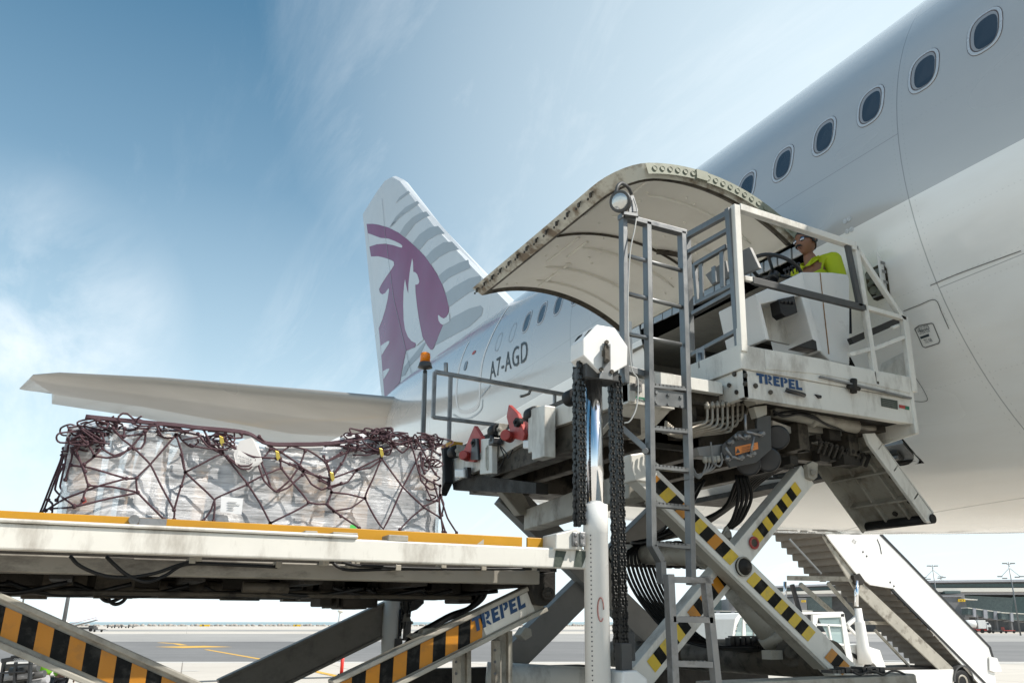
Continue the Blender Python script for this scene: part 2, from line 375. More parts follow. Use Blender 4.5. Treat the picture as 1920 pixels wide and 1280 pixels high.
M['rock'] = mat('pale_rock', (.42,.38,.34), .9, var=.3); o = mb.build('rock_embankment', M['rock'], kind='stuff', weld=False); tag(o, 'pale rock embankment along the sea at the far edge of the airfield', 'rock wall')
# ================================================================ AIRCRAFT
CX = 7.99
KE = [(-60,4.4),(2,4.7),(5,5.65),(8.4,7.6),(12,11),(13.7,13),(17,18),(18.5,20.6),(22,27),(25,33.5),(28,36.5),(31.5,39.2)]
KC = [(-60,42.2),(8,42.2),(18,42.6),(22,42.8),(25,42.2),(31.5,41)]
def interp(t, y):
    if y <= t[0][0]: return t[0][1]
    for (a, p), (b, q) in zip(t, t[1:]):
        if y <= b:
            return p+(q-p)*(y-a)/(b-a)
    return t[-1][1]
def soft(t, y): return sum(interp(t, y+d) for d in (-1.2,-.6,0,.6,1.2))/5
def sec(y):
    a = R_(soft(KC, y)); b = R_(soft(KE, y)); m_ = (a+b)/2
    return CX*math.tan(m_)+H, CX/math.cos(m_)*math.sin((a-b)/2)
def fpt(phi, y, off=0):
    cz, r = sec(y); r += off; return V((CX-r*math.cos(phi), y, cz+r*math.sin(phi)))
def phi_of(z, y):
    cz, r = sec(y); return math.asin(max(-1, min(1, (z-cz)/r)))
DY0, DY1 = 4.9, 7.8
PT, PB = R_(-4.), R_(-54.)
ys = sorted(set([round(-30+i*1.0, 3) for i in range(28)]+[round(-2+i*.29, 3) for i in range(24)]+[DY0, DY1]+[round(DY0+i*.29, 3) for i in range(1, 10)]+[round(DY1+i*.35, 3) for i in range(1, 69)]))
ps = sorted(set([PT, PB]+[PB+(PT-PB)*i/14 for i in range(1, 14)]+[PT+(2*math.pi-(PT-PB))*i/86 for i in range(1, 86)]))
fu = MB(); nP = len(ps)
fu.add([fpt(p_, y) for y in ys for p_ in ps], [], True)
for i in range(len(ys)-1):
    for k in range(nP):
        k2 = (k+1) % nP; pm = ps[k]
        if DY0-1e-4 <= ys[i] < DY1-1e-4 and PB-1e-6 <= pm < PT-1e-6: continue
        fu.f.append([i*nP+k, i*nP+k2, (i+1)*nP+k2, (i+1)*nP+k]); fu.sm.append(True); fu.mi.append(0)
fu.f.append([(len(ys)-1)*nP+k for k in range(nP)]); fu.sm.append(False); fu.mi.append(0)
rc = .22                                        # rounded corners of the door opening
for (yc, sy) in ((DY0, 1), (DY1, -1)):
    for (pc, sp) in ((PT, -1), (PB, 1)):
        cz, r = sec(yc); dp = rc/r
        arc = [(yc+sy*(rc-rc*math.cos(a)), pc+sp*(dp-dp*math.sin(a))) for a in [math.pi/2*j/6 for j in range(7)]]
        vs = [fpt(pc, yc)]+[fpt(q, y) for y, q in arc]
        fu.add(vs, [(0, j, j+1) for j in range(1, 7)], True)
air = thing('airliner', 'large pearl grey and white airliner with a maroon antelope emblem on its tail fin', 'airliner', (CX, 4, 0))
# paint: grey above, white below, panel seams as thin lines of the skin
m, nt, p = newmat('airliner_paint'); geo = nt.nodes.new('ShaderNodeNewGeometry'); sp_ = nt.nodes.new('ShaderNodeSeparateXYZ'); L(nt, geo.outputs['Position'], sp_.inputs[0])
Y_, Z_ = sp_.outputs[1], sp_.outputs[2]
divz = math_('SUBTRACT', 3.16+H, math_('MULTIPLY', math_('MAXIMUM', math_('SUBTRACT', Y_, 5., nt), 0., nt), -.015, nt), nt)
up_ = math_('GREATER_THAN', Z_, divz, nt)
n1 = noise_node(nt, .5, 7, .6, (1,.3,1)); grey = mix(nt, ramp(nt, n1.outputs[0], [(.3, 0.), (.7, 1.)]).outputs[0], (.46,.457,.452), (.53,.527,.52))
n2 = noise_node(nt, .7, 8, .65, (1,.2,1)); wh = mix(nt, ramp(nt, n2.outputs[0], [(.45, 0.), (.8, 1.)]).outputs[0], (.93,.93,.91), (.8,.77,.72))
c = mix(nt, up_, wh, grey)
def line(sock, pos, wd=.004): return math_('LESS_THAN', math_('ABSOLUTE', math_('SUBTRACT', sock, pos, nt), None, nt), wd, nt)
sm = line(Y_, 3.83, .005)
for pz, y0, y1 in ((2.44+H, -9, 3.83), (3.75+H, 3.83, 12), (5.05+H, -9, 3.83), (1.0+H, -9, 12)):
    q = line(Z_, pz, .003); q = math_('MULTIPLY', q, math_('MULTIPLY', math_('GREATER_THAN', Y_, y0, nt), math_('LESS_THAN', Y_, y1, nt), nt), nt); sm = math_('MAXIMUM', sm, q, nt)
for py in (-2.6, 9.6, 15.3, 20.6): sm = math_('MAXIMUM', sm, line(Y_, py, .008), nt)
fr_ = lambda s_, k: math_('LESS_THAN', math_('FRACT', math_('MULTIPLY', s_, k, nt), None, nt), .28, nt)
for py, zlo in ((3.83-.05, 0), (3.83+.05, 0), (1.2, 0), (.6, 0), (2.5, 0)):
    sm = math_('MAXIMUM', sm, math_('MULTIPLY', math_('MULTIPLY', line(Y_, py, .004), fr_(Z_, 22.), nt), .3, nt), nt)
for pz in (2.44+H+.05, 2.44+H-.05, 3.75+H+.04, 1.8+H, 2.9+H, 4.75+H):
    sm = math_('MAXIMUM', sm, math_('MULTIPLY', math_('MULTIPLY', line(Z_, pz, .004), fr_(Y_, 22.), nt), .22, nt), nt)
c = mix(nt, math_('MULTIPLY', sm, .55, nt), c, (.16,.16,.16)); L(nt, c, p.inputs['Base Color'])
mr = nt.nodes.new('ShaderNodeMapRange'); L(nt, up_, mr.inputs[0]); setn(mr, To_Min=0., To_Max=.12); L(nt, mr.outputs[0], p.inputs['Metallic'])
rn = ramp(nt, noise_node(nt, .8, 2, .5, (1,.3,1)).outputs[0], [(.3, .2), (.7, .3)]); L(nt, rn.outputs[0], p.inputs['Roughness']); setn(p, Coat_Weight=.8, Coat_Roughness=.1)
b = nt.nodes.new('ShaderNodeBump'); b.inputs['Strength'].default_value = .06; b.inputs['Distance'].default_value = .02; L(nt, noise_node(nt, 1.1, 3, .4).outputs[0], b.inputs['Height']); L(nt, b.outputs[0], p.inputs['Normal'])
M['skin_air'] = m
fus = fu.build('fuselage', m, air)
bv = BVHTree.FromPolygons([tuple(q) for q in fu.v], fu.f)
def hit(px, py, off=.004):
    l, n, i, d = bv.ray_cast(CAM, ray(px, py).normalized())
    if l is None: return None
    yy = l.y; cz, r = sec(yy); nn = V((l.x-CX, 0, l.z-cz)).normalized(); return l+nn*off
def on_skin(y, z, off=.004): return fpt(phi_of(z, y), y, off)
# fin with its painted emblem
FX = CX
def fin_pt(px, py, off=0): return at(px, py, X=FX-off)
M['fin'] = mat('fin_pale_grey', (.6,.62,.63), .3, var=.04, dirt=(.5,.52,.53), amount=.2, dscale=.3, coat=.4, rs=.3)
prof = [(742,330), (728,338), (712,360), (686,402), (690,440), (704,590), (722,748), (740,775), (800,760), (960,640), (1010,620), (985,590), (903,507), (825,420), (757,337)]
pp = [fin_pt(*q) for q in prof]; cen = sum(pp, V())/len(pp)
fb = MB(); n = len(pp); inn = [q+(cen-q).normalized()*.14 for q in pp]
for sx in (-1, 1):
    vs = [q+V((0,0,0)) for q in pp]+[q+V((sx*.16,0,0)) for q in inn]
    fb.add(vs, [(i, (i+1)%n, n+(i+1)%n, n+i) for i in range(n)]+[tuple(range(n, 2*n))])
fin = fb.build('fin', M['fin'], air)
M['maroon'] = mat('maroon_emblem', (.2,.01,.095), .35, var=.12, rs=.3, coat=.3); M['bandgrey'] = mat('fin_band_grey', (.36,.4,.43), .35, var=.05, rs=.3); M['finlight'] = mat('fin_light', (.62,.64,.65), .3, var=.04, rs=.3, coat=.3)
def em(pts, o=(680,400), s=3.765): return [(o[0]+a/s, o[1]+b_/s) for a, b_ in pts]
def fin_decal(name, polys, mt, off, label=None):
    LEs = [(742,330), (757,337), (825,420), (903,507), (985,590), (1010,620)]
    def inset(p_):
        for (ax, ay), (bx_, by_) in zip(LEs, LEs[1:]):
            if ax-4 <= p_[0] <= bx_+4:
                ux, uy = bx_-ax, by_-ay; l_ = math.hypot(ux, uy); d_ = ((p_[0]-ax)*(-uy)+(p_[1]-ay)*ux)/l_   # distance below the leading edge
                if d_ < 5: return (p_[0]-uy/l_*(5-d_), p_[1]+ux/l_*(5-d_))
        return p_
    for q in polys:
        q = [inset(t_) for t_ in q]
        w3 = [at(a, b_, X=FX-.16-off) for a, b_ in q]; mb = MB(); mb.prism(w3, (-.004, 0, 0)); mb.build(name, mt, fin, label=label)
fin_decal('grey_band', [
  em([(195,100),(215,60),(255,20),(272,0),(305,-10),(262,25),(225,75)]),
  em([(262,140),(300,80),(350,30),(400,0),(455,-18),(490,5),(430,35),(370,75),(300,168)]),
  em([(352,212),(400,150),(470,100),(545,78),(598,130),(530,150),(460,190),(400,262)]),
  em([(440,315),(500,250),(570,205),(648,185),(695,243),(610,270),(540,310),(482,362)]),
  em([(525,450),(590,395),(680,350),(752,322),(760,385),(680,420),(610,455),(560,500)]),
  em([(578,570),(640,520),(752,458),(830,440),(840,520),(752,560),(680,610),(605,665),(590,620)]),
  em([(560,790),(640,730),(752,672),(830,650),(850,670),(840,720),(752,800),(640,860),(512,930)]),
  em([(92,428),(100,395),(150,340),(165,318),(140,360),(110,410)]),
  em([(485,1045),(530,1000),(640,938),(600,975),(540,1010)]),
  em([(88,580),(98,560),(118,535),(130,570),(95,600)]),
  em([(105,740),(118,690),(150,640),(160,650),(135,700),(112,755)]),
  em([(275,1150),(290,1085),(420,925),(450,900),(400,1010),(330,1080),(300,1140)]),
 ], M['bandgrey'], .004)
top_px = lambda a, b_: (640+a/2.667, 280+b_/2.667)
fin_decal('grey_band', [[top_px(*q) for q in pl] for pl in ([(272,270),(290,240),(335,208),(345,216),(310,240)], [(240,392),(270,340),(320,290),(380,258),(395,266),(350,300),(300,335)])], M['bandgrey'], .004)
maroon = em([(28,75),(70,74),(110,80),(180,100),(250,135),(310,180),(360,225),(400,262),(440,305),(482,362),(525,430),(560,500),(590,585),(607,655),(608,690),(600,715),(585,735),(570,740),(555,770),(568,786),(545,840),(520,905),(500,950),(490,962),(478,960),(455,930),(430,880),(420,865),(400,800),(380,860),(375,920),(368,945),(345,952),(305,970),(290,1040),(275,1120),(262,1195),(230,1225),(200,1260),(180,1290),(158,1320),(150,1240),(130,980),(115,820),(90,600),(60,310),(48,235),(36,140)])
fin_decal('emblem', [maroon], M['maroon'], .008, 'maroon antelope head emblem')
holes = [
  em([(38,142),(60,148),(95,162),(130,174),(180,178),(225,195),(265,215),(280,228),(278,242),(262,240),(215,224),(160,214),(100,218),(48,235)]),
  em([(55,305),(110,303),(160,315),(205,332),(220,342),(222,365),(200,400),(165,450),(130,505),(116,535),(122,560),(140,572),(160,562),(175,540),(184,528),(186,545),(178,600),(160,680),(135,760),(112,815),(88,600)]),
  em([(128,935),(150,918),(180,900),(190,902),(185,920),(165,950),(134,1002)]),
  em([(144,1115),(165,1100),(188,1094),(188,1105),(170,1135),(148,1170)]),
  em([(350,318),(356,345),(358,412),(372,416),(385,430),(394,455),(400,480),(396,495),(385,502),(372,503),(374,560),(384,650),(395,730),(408,800),(422,868),(430,890),(378,935),(375,915),(345,900),(320,870),(300,820),(290,750),(287,650),(289,560),(294,500),(300,465),(306,500),(314,540),(323,565),(324,500),(330,440),(338,380)]),
  em([(532,720),(538,718),(552,732),(572,742),(590,732),(612,700),(614,760),(588,778),(565,786),(548,775),(536,755)]),
]
fin_decal('emblem_gap', holes, M['finlight'], .013)
mb = MB()
for a, b_ in (((716,372),(722,440)), ((722,440),(738,560)), ((738,560),(771,700)), ((757,386),(757,387)),):
    mb.beam(at(*a, X=FX-.18), at(*b_, X=FX-.18), .006, .014)
mb.build('rudder_seam', M['bandgrey'], fin)
# tailplane
tp = MB(); zt = 5.75+H
sec_pts = []
for (lx, ly), (tx, ty), zz_, thk in (((755,748), (725,845), 5.75+H, .42), ((600,733), (520,835), 6.0+H, .36), ((300,708), (250,780), 6.4+H, .22), ((112,698), (97,757), 6.66+H, .13), ((62,702), (97,738), 6.7+H, .09), ((36,728), (75,735), 6.72+H, .03)):
    a = at(lx, ly, Z=zz_); b_ = at(tx, ty, Z=zz_-.02); d = b_-a
    sec_pts.append([a+d*t+V((0,0,thk*k)) for t, k in ((0,0), (.01,-.32), (.05,-.55), (.14,-.8), (.3,-.85), (.6,-.55), (1,0), (.6,.4), (.3,.5), (.1,.4), (.02,.2))])
k0 = sec_pts[0]; ext = [q+(V((CX, q.y-1.2, q.z))-q) for q in k0]; sec_pts = [ext]+sec_pts; nn_ = len(k0)
tp.add([q for s_ in sec_pts for q in s_], [(i*nn_+k, i*nn_+(k+1)%nn_, (i+1)*nn_+(k+1)%nn_, (i+1)*nn_+k) for i in range(len(sec_pts)-1) for k in range(nn_)]+[tuple((len(sec_pts)-1)*nn_+k for k in range(nn_))], True)
M['tailp'] = mat('tailplane_paint', (.32,.315,.3), .35, var=.05, dirt=(.24,.215,.19), amount=.3, dscale=.4, stretch=(.3,1,1), coat=.3, rs=.3)
tp.build('tailplane', M['tailp'], air)
# cabin windows
M['wframe'] = mat('window_surround', (.58,.6,.62), .3, .2, var=.02); M['wseal'] = mat('window_seal', (.1,.075,.07), .6, var=.1)
m, nt, p = newmat('cabin_window_pane'); setn(p, Base_Color=(.035,.045,.06,1), Roughness=.06); p.inputs['Specular IOR Level'].default_value = .8; M['pane'] = m
M['wshade'] = mat('inner_window_reveal', (.3,.31,.33), .5, var=.05)
def oval(y, z, hw, hh, off, n=26, e=2.7):
    out = []
    for i in range(n):
        a = 2*math.pi*i/n; cc, ss = math.cos(a), math.sin(a)
        out.append(fpt(phi_of(z, y)+hh*math.copysign(abs(ss)**(2/e), ss)/sec(y)[1], y+hw*math.copysign(abs(cc)**(2/e), cc), off))
    return out
def ring(mb, A, B):
    n = len(A); mb.add(A+B, [(i, (i+1)%n, n+(i+1)%n, n+i) for i in range(n)], False)
wz = lambda y: 4.2+H+.012*max(0, y-3)
ya_ = hit(988,603); yb_ = hit(1047,569); dya = (ya_.y-yb_.y)/2; print('aft windows', ya_, yb_)
wy = [(3.02+.548*i, wz(3.02+.548*i)) for i in range(-3, 6)]+[(ya_.y-dya*i, ya_.z+(yb_.z-ya_.z)*i/2) for i in range(0, 5)]
for y, z in wy:
    fr = MB(); ring(fr, oval(y, z, .15, .205, .001), oval(y, z, .147, .202, .006)); ring(fr, oval(y, z, .147, .202, .006), oval(y, z, .126, .182, .006)); ring(fr, oval(y, z, .126, .182, .006), oval(y, z, .12, .176, -.002))
    wf = fr.build('window', M['wframe'], air)
    q = MB(); ring(q, oval(y, z, .153, .208, .002), oval(y, z, .149, .204, .0035)); ring(q, oval(y, z, .124, .18, .0065), oval(y, z, .114, .17, .004)); q.build('seal', M['wseal'], wf)
    q = MB(); ring(q, oval(y, z, .116, .172, .0045), oval(y-.012, z-.016, .098, .15, .0045)); q.build('reveal', M['wshade'], wf)
    q = MB(); q.poly(oval(y-.012, z-.016, .099, .151, .005)); q.build('pane', M['pane'], wf)
for h_ in (hit(935,641), hit(961,623)):
    y, z = h_.y, h_.z; q = MB(); ring(q, oval(y, z, .125, .18, .004), oval(y, z, .112, .167, .004)); q.build('blanked_window', M['bandgrey'], air)
# cabin door outline
def skin_line(mb, pts, wd, off=.006):
    P = [hit(*q, off) for q in pts]; P = [q for q in P if q]
    Q = smooth_curve(P, 5)
    for i in range(len(Q)):
        cz, r = sec(Q[i].y); nn = V((Q[i].x-CX, 0, Q[i].z-cz)).normalized(); Q[i] = V((CX, Q[i].y, cz))+nn*(r+off)
    A = []; B = []
    for i, q in enumerate(Q):
        cz, r = sec(q.y); nn = V((q.x-CX, 0, q.z-cz)).normalized(); d = (Q[min(i+1, len(Q)-1)]-Q[max(i-1, 0)]).normalized(); s_ = nn.cross(d)*wd/2; A.append(q-s_); B.append(q+s_)
    n = len(Q); mb.add(A+B, [(i, i+1, n+i+1, n+i) for i in range(n-1)])
mb = MB(); c1_ = lambda a, b_: (640+a/2.667, 280+b_/2.667)
skin_line(mb, [c1_(*q) for q in ((640,960),(612,1020),(588,1100),(578,1180),(576,1240),(580,1275),(588,1300),(605,1312),(640,1310),(680,1285),(692,1240),(694,1180),(698,1120),(712,1040),(745,950),(790,860),(838,785))], .07)
mb.build('cabin_door_outline', M['paper'], air)
mb = MB(); skin_line(mb, [c1_(*q) for q in ((560,1325),(600,1345),(650,1340),(700,1300),(708,1250))], .03); skin_line(mb, [c1_(*q) for q in ((700,1235),(745,1180))], .03); mb.build('door_seam', M['bandgrey'], air)
y = hit(*c1_(622,1082)).y; z = hit(*c1_(622,1082)).z
q = MB(); q.poly(oval(y, z, .09, .1, .008)); q.build('door_window', M['pane'], air)
q = MB(); q.poly(oval(hit(889,661).y, hit(889,661).z, .1, .04, .006)); q.build('door_marking', M['red'], air)
# registration
vs, fs = text2d('A7-AGD', 1., 1.12); x0 = min(a for a, b_ in vs); x1 = max(a for a, b_ in vs); y1 = max(b_ for a, b_ in vs)
rA, rB, rC, rD = hit(919,712), hit(990,675), hit(919,680), hit(990,636)
def rxt(u, v_):
    lo_, hi_ = rA+(rB-rA)*u, rC+(rD-rC)*u; q_ = lo_+(hi_-lo_)*v_; return on_skin(q_.y, q_.z, .008)
q = MB(); q.add([rxt((a-x0)/(x1-x0), b_/y1) for a, b_ in vs], fs); q.build('registration', M['ink'], air)
# small hatches, placard, seams around
mb = MB()
def outline(mb, pts, wd=.008):
    for a, b_ in zip(pts, pts[1:]+pts[:1]): skin_line(mb, [a, ((a[0]+b_[0])/2, (a[1]+b_[1])/2), b_], wd)
def c3(a, b_): return (1360+a/3.048, 360+b_/3.048)
outline(mb, [c3(*q) for q in ((1085,780),(1110,762),(1180,748),(1190,752),(1228,845),(1222,862),(1145,887),(1130,880))], .009)
skin_line(mb, [c3(*q) for q in ((1020,680),(1110,645),(1200,615),(1240,690),(1280,780))], .007)
skin_line(mb, [c3(*q) for q in ((1090,1060),(1130,1120),(1157,1180),(1130,1195),(1080,1192))], .006)
skin_line(mb, [(1745,535), (1800,512), (1915,470)], .007)
mb.build('panel_seam', M['grey'], air)
def skin_text(body, a, b_, height, mt=None):     # from pixel-direction a to b on the skin
    A, B = hit(*a, .006), hit(*b_, .006); vs, fs = text2d(body); x0 = min(q[0] for q in vs); x1 = max(q[0] for q in vs); yy = max(q[1] for q in vs)
    q = MB(); q.add([on_skin(A.y+(B.y-A.y)*(x-x0)/(x1-x0), A.z+(B.z-A.z)*(x-x0)/(x1-x0)+t/yy*height, .007) for x, t in vs], fs); return q.build('placard_text', mt or M['ink'], air)
skin_text('CARGO DOOR', c3(1103,797), c3(1172,778), .035); skin_text('OPERATION', c3(1115,812), c3(1172,795), .03); skin_text('752 NR', c3(1145,860), c3(1188,850), .028)
q = MB(); q.add([hit(*c3(*t), .007) for t in ((1115,825),(1165,808),(1168,822),(1120,838))], [(0,1,2,3)]); q.build('placard_slot', M['ink'], air)
# open control hatch with its flap standing out
hp = [hit(*c3(*t), -.02) for t in ((800,470),(812,450),(900,402),(925,440),(945,585),(935,597),(870,622),(850,615),(815,560))]
q = MB(); q.poly([hit(*c3(*t), .005) for t in ((800,470),(812,450),(900,402),(925,440),(945,585),(935,597),(870,622),(850,615),(815,560))]); q.build('control_hatch', M['grime2'], air)
q = MB()
for t, rw in (((835,480),.03),((860,500),.04),((880,460),.03),((860,560),.035),((890,570),.03),((840,530),.02)):
    a = hit(*c3(*t), .02); q.cyl(a, a+V((-.02,0,0)), rw, 10)
for a, b_ in (((815,470),(905,430)),((850,600),(930,575)),((830,520),(900,495))): q.tube([hit(*c3(*a), .015), hit(*c3(*b_), .02)], .008, 6)
q.build('hatch_fittings', M['steel'], air, split=True)
fl = MB(); e = [hit(*c3(*t), .015) for t in ((903,400),(930,592))]; o_ = [e[0]+V((-.22,-.13,-.01)), e[1]+V((-.22,-.13,-.01))]
fl.prism([e[0], o_[0], o_[1], e[1]], (0,-.012,.0)); flap_ = fl.build('hatch_flap', M['white_clean'], air, bevel=.004)
q = MB()
for k in (.2, .45, .75):
    c_ = (e[0]*(1-k)+e[1]*k)*.45+(o_[0]*(1-k)+o_[1]*k)*.55; q.box(c_.x-.035, c_.x+.035, c_.y-.022, c_.y-.0175, c_.z-.012, c_.z+.012)
q.build('flap_marking', M['grey'], flap_, split=True)
# round screws and a perforated patch
q = MB()
for t in ((685,168),(708,155),(697,225),(722,214)):
    a = hit(*c3(*t), .0); cz, r = sec(a.y); q.cyl(a, a+V((a.x-CX,0,a.z-cz)).normalized()*.006, .022, 14)
q.build('fastener', M['wframe'], air, split=True)
# belly fairing edge patches
q = MB(); rr = random.Random(9)
for k in range(26):
    x = 1440+rr.uniform(0, 190); a = hit(x, 1001-rr.uniform(0, 9), .006)
    if a:
        y_, f0 = a.y, math.atan2(a.z-sec(a.y)[0], CX-a.x); q.add([fpt(f0, y_, .004), fpt(f0, y_+.12, .004), fpt(f0-.02, y_+.16, .004), fpt(f0-.02, y_+.02, .004)], [(0,1,2,3)])
q.build('fairing_patch', M['grey'], air, split=True)
# hold interior
M['hold'] = mat('hold_liner', (.3,.29,.26), .6, var=.15, dirt=(.12,.11,.09), amount=.4); M['holdd'] = mat('hold_dark', (.06,.06,.055), .7, var=.3)
q = MB(); x1, ya, yb, z0, z1 = 9.6, 4.55, 8.3, 1.42+H, 3.1+H
q.add([(5.35,ya,z1),(x1,ya,z1),(x1,yb,z1),(5.35,yb,z1)], [(0,1,2,3)]); q.add([(x1,ya,z0),(x1,yb,z0),(x1,yb,z1),(x1,ya,z1)], [(0,1,2,3)])
for yy in (ya, yb):
    e = [fpt(phi_of(z0+(z1-z0)*i/8, yy), yy, -.06) for i in range(9)]
    q.add(e+[V((x1,yy,z1)), V((x1,yy,z0))], [tuple(range(11))])
hold = q.build('cargo_hold', M['hold'], air)
q = MB(); q.box(6.35, x1, ya, yb, z0-.06, z0); q.build('hold_floor', M['grime'], hold)
q = MB()
for i in range(6): q.box(6.1, 9.4, 4.8+i*.55, 4.84+i*.55, z1-.05, z1-.004)
q.beam((5.6,5.4,z1-.12), (8.6,5.4,z1-.12), .16, .1); q.beam((5.6,6.2,z1-.1), (7.4,6.2,z1-.1), .1, .08)
for i in range(14): q.box(5.6+i*.2, 5.68+i*.2, 5.28, 5.5, z1-.2, z1-.13)
q.build('hold_rail', M['holdd'], hold)
q = MB(); q.box(7.2, 7.8, 8.2, 8.27, z0+.5, z1-.2); q.build('hold_notice', M['paper'], hold)
nt_ = [('ACCESS TO', .9), ('MOVE THIS LINING', .55), ('NO LOADING', .3)]
for s_, h_ in nt_:
    text_on(s_, (7.25, 8.19, z0+.5+h_*.8), (1,0,0), (0,0,1), .05, width=.45).build('hold_notice_text', M['ink'], hold)
q = MB()
for k in range(24):
    yy = DY0+.1+k*(DY1-DY0-.2)/23
q = MB(); A = []; B = []; C_ = []
for k in range(11):
    yy = DY0+.05+(DY1-DY0-.1)*k/10; A.append(fpt(PB+.005, yy, -.012)); B.append(fpt(PB+.09, yy, -.012)); C_.append(fpt(PB+.12, yy, -.14))
ring_ = lambda P, Q: q.add(P+Q, [(i, i+1, len(P)+i+1, len(P)+i) for i in range(len(P)-1)])
ring_(A, B); ring_(B, C_); sill = q.build('door_sill', M['steel'], air)
q = MB()
for k in range(9):
    yy = DY0+.22+k*.31; a = fpt(PB+.045, yy, .0); tz = (fpt(PB+.08, yy)-fpt(PB+.01, yy)).normalized(); nn = V((a.x-CX, 0, a.z-sec(yy)[0])).normalized()
    q.obox(a, V((0,.055,0)), tz*.05, nn*.012)
q.build('latch_recess', M['holdd'], sill, split=True)
q = MB()
for k in range(9):
    yy = DY0+.22+k*.31; a = fpt(PB+.045, yy, .02); q.cyl(a+V((0,-.05,0)), a+V((0,.02,0)), .022, 10); q.obox(a+V((0,.045,0)), V((0,.008,0)), V((.0,0,.05)), V((.03,0,0)))
q.build('latch', M['steel'], sill, split=True)
q = MB(); P = []
for (y0, y1, p0, p1) in ((DY0-.0, DY1, PT, PT), ): pass
for i in range(30): P.append(fpt(PT-.004, DY0+(DY1-DY0)*i/29, -.01))
q.tube(P, .022, 6)
for yy in (DY0+.012, DY1-.012):
    q.tube([fpt(PB+(PT-PB)*i/12, yy, -.012) for i in range(13)], .016, 6)
q.build('opening_seal', M['rubber'], air)
q = MB(); qd = MB()
for k in range(15):                        # hinge plates under the door root
    yy = DY0+.08+k*.195; a = fpt(PT-.05, yy+.085, -.02); q.obox(a, V((0,.083,0)), V((.004,0,.055)), V((.008,0,0)))
    qd.cyl(fpt(PT-.01, yy, .0), fpt(PT-.01, yy+.15, .0), .02, 8)
q.build('hinge_cover', M['white_clean'], air, split=True); qd.build('hinge_knuckle', M['grime2'], air, split=True)
# ---- the open cargo door: an arc of the same curve, swung up almost level
P0, P1, PM = V((3.2,0,3.43+H)), V((5.15,0,3.29+H)), V((4.12,0,3.63+H))
def circ3(a, b_, c_):
    ax, az, bx, bz, cx_, cz_ = a.x, a.z, b_.x, b_.z, c_.x, c_.z; d = 2*(ax*(bz-cz_)+bx*(cz_-az)+cx_*(az-bz))
    ux = ((ax*ax+az*az)*(bz-cz_)+(bx*bx+bz*bz)*(cz_-az)+(cx_*cx_+cz_*cz_)*(az-bz))/d
    uz = ((ax*ax+az*az)*(cx_-bx)+(bx*bx+bz*bz)*(ax-cx_)+(cx_*cx_+cz_*cz_)*(bx-ax))/d
    return V((ux, 0, uz)), math.hypot(ax-ux, az-uz)
dc, dr = circ3(P0, P1, PM); a0 = math.atan2(P0.z-dc.z, P0.x-dc.x); a1 = math.atan2(P1.z-dc.z, P1.x-dc.x)
def dpt(u, y, off=0):
    a = a0+(a1-a0)*u; return V((dc.x+(dr+off)*math.cos(a), y, dc.z+(dr+off)*math.sin(a)))
NY, NU = 30, 22
def ustart(y, ins):
    rr_ = .34; uu = ins/2.0; lo = DY0+.0+ins
    if y < lo+rr_: k = (lo+rr_-y)/rr_; return uu+(1-math.sqrt(max(0, 1-k*k)))*rr_/2.0
    return uu
def dgrid(off, ins):
    return [[dpt(ustart(y, ins)+(1-ustart(y, ins))*j/NU, y, off) for j in range(NU+1)] for y in [DY0+ins+(DY1-DY0-2*ins)*(1-math.cos(math.pi*i/NY))/2 for i in range(NY+1)]]
G = dgrid(0, 0); Gi = dgrid(-.115, .05); G2 = dgrid(-.125, .075); G3 = dgrid(-.095, .13)
cd = thing('cargo_door_root', 'x', 'x'); bpy.data.objects.remove(cd)
def sheet(mb, g_): 
    n = len(g_[0]); mb.add([q for r_ in g_ for q in r_], [(i*n+j, i*n+j+1, (i+1)*n+j+1, (i+1)*n+j) for i in range(len(g_)-1) for j in range(n-1)], True)
def border(g_): return [r_[0] for r_ in g_]+g_[-1][1:]+[r_[-1] for r_ in g_[::-1]][1:]+g_[0][::-1][1:-1]
mb = MB(); sheet(mb, G); door = mb.build('cargo_door', M['skin_air'], air)
mb = MB(); b0, b1, b2, b3 = border(G), border(Gi), border(G2), border(G3); ring(mb, b0, b1)
for k in range(0): pass
m, nt, p = newmat('door_edge_grimy'); n1 = noise_node(nt, 5, 7, .62); c = mix(nt, ramp(nt, n1.outputs[0], [(.47, 0.), (.62, 1.)]).outputs[0], (.6,.58,.5), (.2,.15,.1)); L(nt, c, p.inputs['Base Color']); p.inputs['Roughness'].default_value = .55; M['edge'] = m
M['edgeg'] = mat('door_edge_primer', (.26,.27,.2), .5, dirt=(.14,.13,.09), amount=.5, dscale=12, var=.15)
mb.build('door_edge', M['edge'], door)
mb = MB(); ring(mb, b1, b2); ring(mb, b2, b3); mb.build('door_seal', M['grime2'], door)
M['liner'] = mat('door_liner', (.86,.84,.77), .5, var=.05, dirt=(.55,.5,.4), amount=.25, dscale=2.2)
mb = MB(); sheet(mb, G3); mb.build('door_liner', M['liner'], door)
mb = MB()                                    # raised stiffeners and the joint across the liner
for y0, u0, u1, wd in ((5.3,.3,.9,.02),(5.75,.25,.95,.018),(6.5,.3,.9,.02),(7.05,.25,.85,.02),(7.45,.3,.9,.018)):
    P = [dpt(u0+(u1-u0)*i/12, y0, -.1) for i in range(13)]; mb.tube(P, [wd*.3]+[wd]*10+[wd*.7, wd*.3], 6)
for y0, y1, u in ((6.25,6.9,.22),(6.35,6.75,.3),(6.9,7.6,.36),(5.2,5.7,.08),(5.0,5.3,.2)):
    mb.tube([dpt(u, y0+(y1-y0)*i/6, -.1) for i in range(7)], .016, 6)
for i in range(26):
    y_, u_ = random.uniform(5.1,7.6), random.uniform(.1,.95); mb.ball(dpt(u_, y_, -.097), .016, n=6)
mb.build('liner_rib', M['liner'], door)
